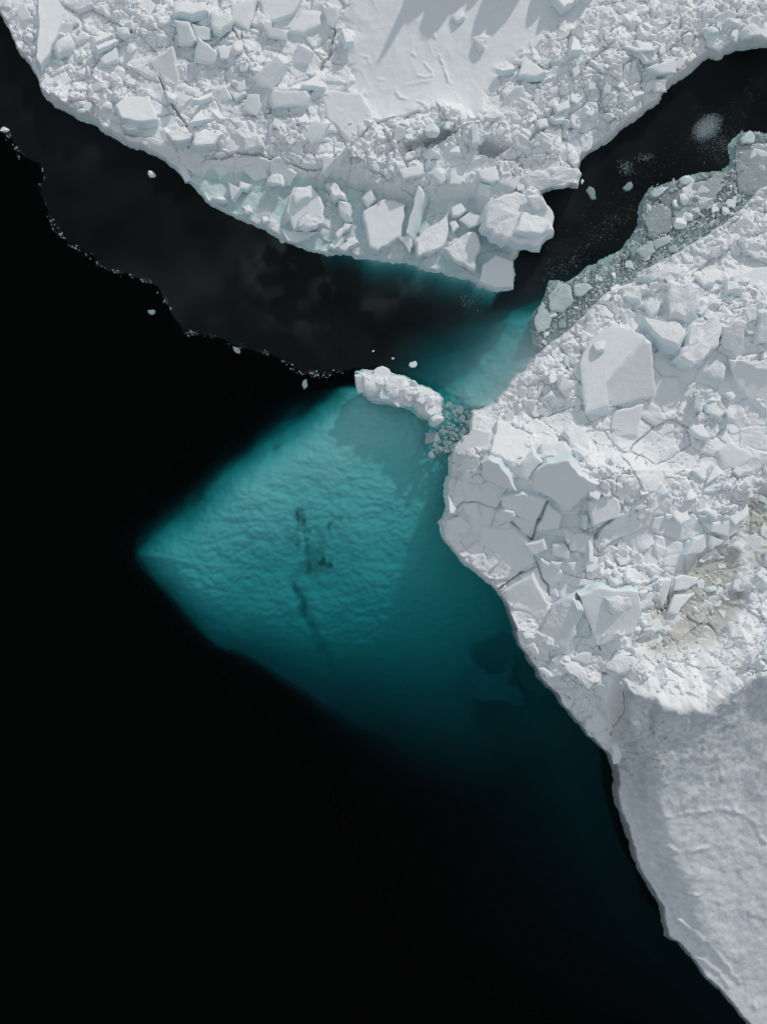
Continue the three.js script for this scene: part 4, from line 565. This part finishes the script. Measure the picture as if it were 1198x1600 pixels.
// ------------------------------------------------------------------ frazil specks on the dark channel
{
  const specks = [], add = (u, v, s) => { const [x, z] = at(u, v); specks.push(M4(x, 0.0, z, randQ(1), new THREE.Vector3(s, s * 0.5, s))); };
  const gauss = () => (rnd() + rnd() + rnd() - 1.5) / 1.5;
  for (let i = 0, n = 0; n < 4200 && i < 60000; i++) { // a drifting raft of fine frazil
    const e = gauss() * 40, f = gauss() * 27, r = (e * e) / 900 + (f * f) / 380, m = fbm((e + 60) / 9, (f + 60) / 9, 813, 3);
    if (r * (0.6 + 0.9 * m) > 1 || rnd() > 1.25 - 0.75 * r) continue;
    add(1104 + e * 0.8 + f * 0.6, 199 - e * 0.6 + f * 0.8, 0.010 + 0.022 * rnd() * rnd()); n++;
  }
  for (let i = 0; i < 260; i++) add(1120 + gauss() * 45, 225 + gauss() * 40, 0.013 + 0.018 * rnd());
  for (let i = 0; i < 160; i++) add(978 + gauss() * 18, 262 + gauss() * 18, 0.014 + 0.02 * rnd());
  for (let i = 0; i < 90; i++) add(1008 + gauss() * 22, 246 + gauss() * 10, 0.014 + 0.018 * rnd());
  for (let i = 0; i < 500; i++) { const t = rnd(); add(lerp(830, 1190, t) + gauss() * 40, lerp(430, 130, t) + gauss() * 60, 0.012 + 0.022 * rnd() * rnd()); }
  for (let i = 0; i < 300; i++) { const t = rnd(); add(lerp(850, 985, t) + gauss() * 22, lerp(440, 330, t) + gauss() * 22, 0.014 + 0.024 * rnd() * rnd()); }
  for (let i = 0; i < 70; i++) add(733 + gauss() * 40, 470 + gauss() * 25, 0.014 + 0.03 * rnd() * rnd());
  instanced(scene, 'ice_specks', [smallLumps[5]], dimMat, specks.filter((m) => true), 'scattered specks of frazil ice on the dark channel between the floes', 'ice specks');
}
// ------------------------------------------------------------------ thin dark new ice in the channel, with a torn rim
{
  const RIM = [[-20, 196], [8, 206], [20, 222], [34, 244], [60, 258], [68, 275], [62, 300], [74, 330], [88, 360], [108, 384], [140, 398], [166, 424], [205, 432], [244, 448], [256, 468], [268, 492], [286, 518], [330, 528], [372, 543], [415, 552], [445, 566], [474, 584], [505, 588], [548, 577]];
  const SHEET = [...RIM, [600, 574], [690, 606], [745, 645], [850, 560], [1215, 300], [1215, -20], [-20, -20]];
  const f = (x, z) => { const [u, v] = uvAt(x, z, 0), s = sdf([u, v], SHEET) + 5 * (fbm(x / 0.7, z / 0.7, 703, 4) - 0.5); return s < 0 ? null : [0.012 + 0.012 * fbm(x / 0.4, z / 0.4, 705, 3), 0.42, 0.5, 0.52]; };
  const film = (x, z) => {
    const [u, v] = uvAt(x, z, 0), puff = sst(0.36, 0.66, fbm(x / 2.6, z / 2.6, 721, 4)), near = sst(105, 4, -sdf([u, v], BERG)) * sst(470, 540, v) * sst(640, 740, u);
    return Math.min(2.66, 0.16 + 0.34 * puff * blobMax(u, v, [[430, 410, 70, 0.9], [545, 440, 80, 1], [620, 425, 60, 0.9], [480, 480, 70, 0.6]]) * sst(0.4, 0.6, fbm(x / 0.9, z / 0.9, 723, 4)) + 5.5 * near * near * (0.25 + 0.75 * puff) + 1.1 * near);
  };
  const alpha = bumpTexture(512, (u, v) => 0.10 + 0.9 * Math.pow(0.5 * wrapn(u, v, 3, 11) + 0.3 * wrapn(u, v, 7, 12) + 0.2 * wrapn(u, v, 17, 13), 2.2));
  alpha.repeat.set(0.16, 0.16);
  const sheet = mesh('thin_ice_sheet', withAlpha(field(...at(-40, -40), ...at(1230, 660), 0.16, f), film), new THREE.MeshStandardMaterial({ name: 'thin_new_ice', color: 0xffffff, vertexColors: true, roughness: 0.4, transparent: true, opacity: 0.375, alphaMap: alpha }));
  sheet.castShadow = false;
  tag(sheet, 'thin dark sheet of new ice along the channel, with a torn lower left rim', 'thin ice');
  const bits = [];
  for (let i = 0; i < 2600; i++) { const k = Math.floor(rnd() * (RIM.length - 1)), t = rnd(), u = lerp(RIM[k][0], RIM[k + 1][0], t) + 6 * (rnd() + rnd() - 1), v = lerp(RIM[k][1], RIM[k + 1][1], t) + 7 * (rnd() + rnd() - 1.2), [x, z] = at(u, v), s = 0.006 + 0.045 * Math.pow(rnd(), 7); if (fbm(u / 9, v / 9, 711, 3) < 0.54) continue; bits.push(M4(x, 0.015, z, randQ(1), new THREE.Vector3(s * 1.6, s * 0.6, s))); }
  instanced(scene, 'rim_ice_bits', [smallLumps[3]], dimMat, bits, 'broken bits of ice strung along the torn rim of the thin dark sheet', 'ice bits');
}
renderer.render(scene, camera);
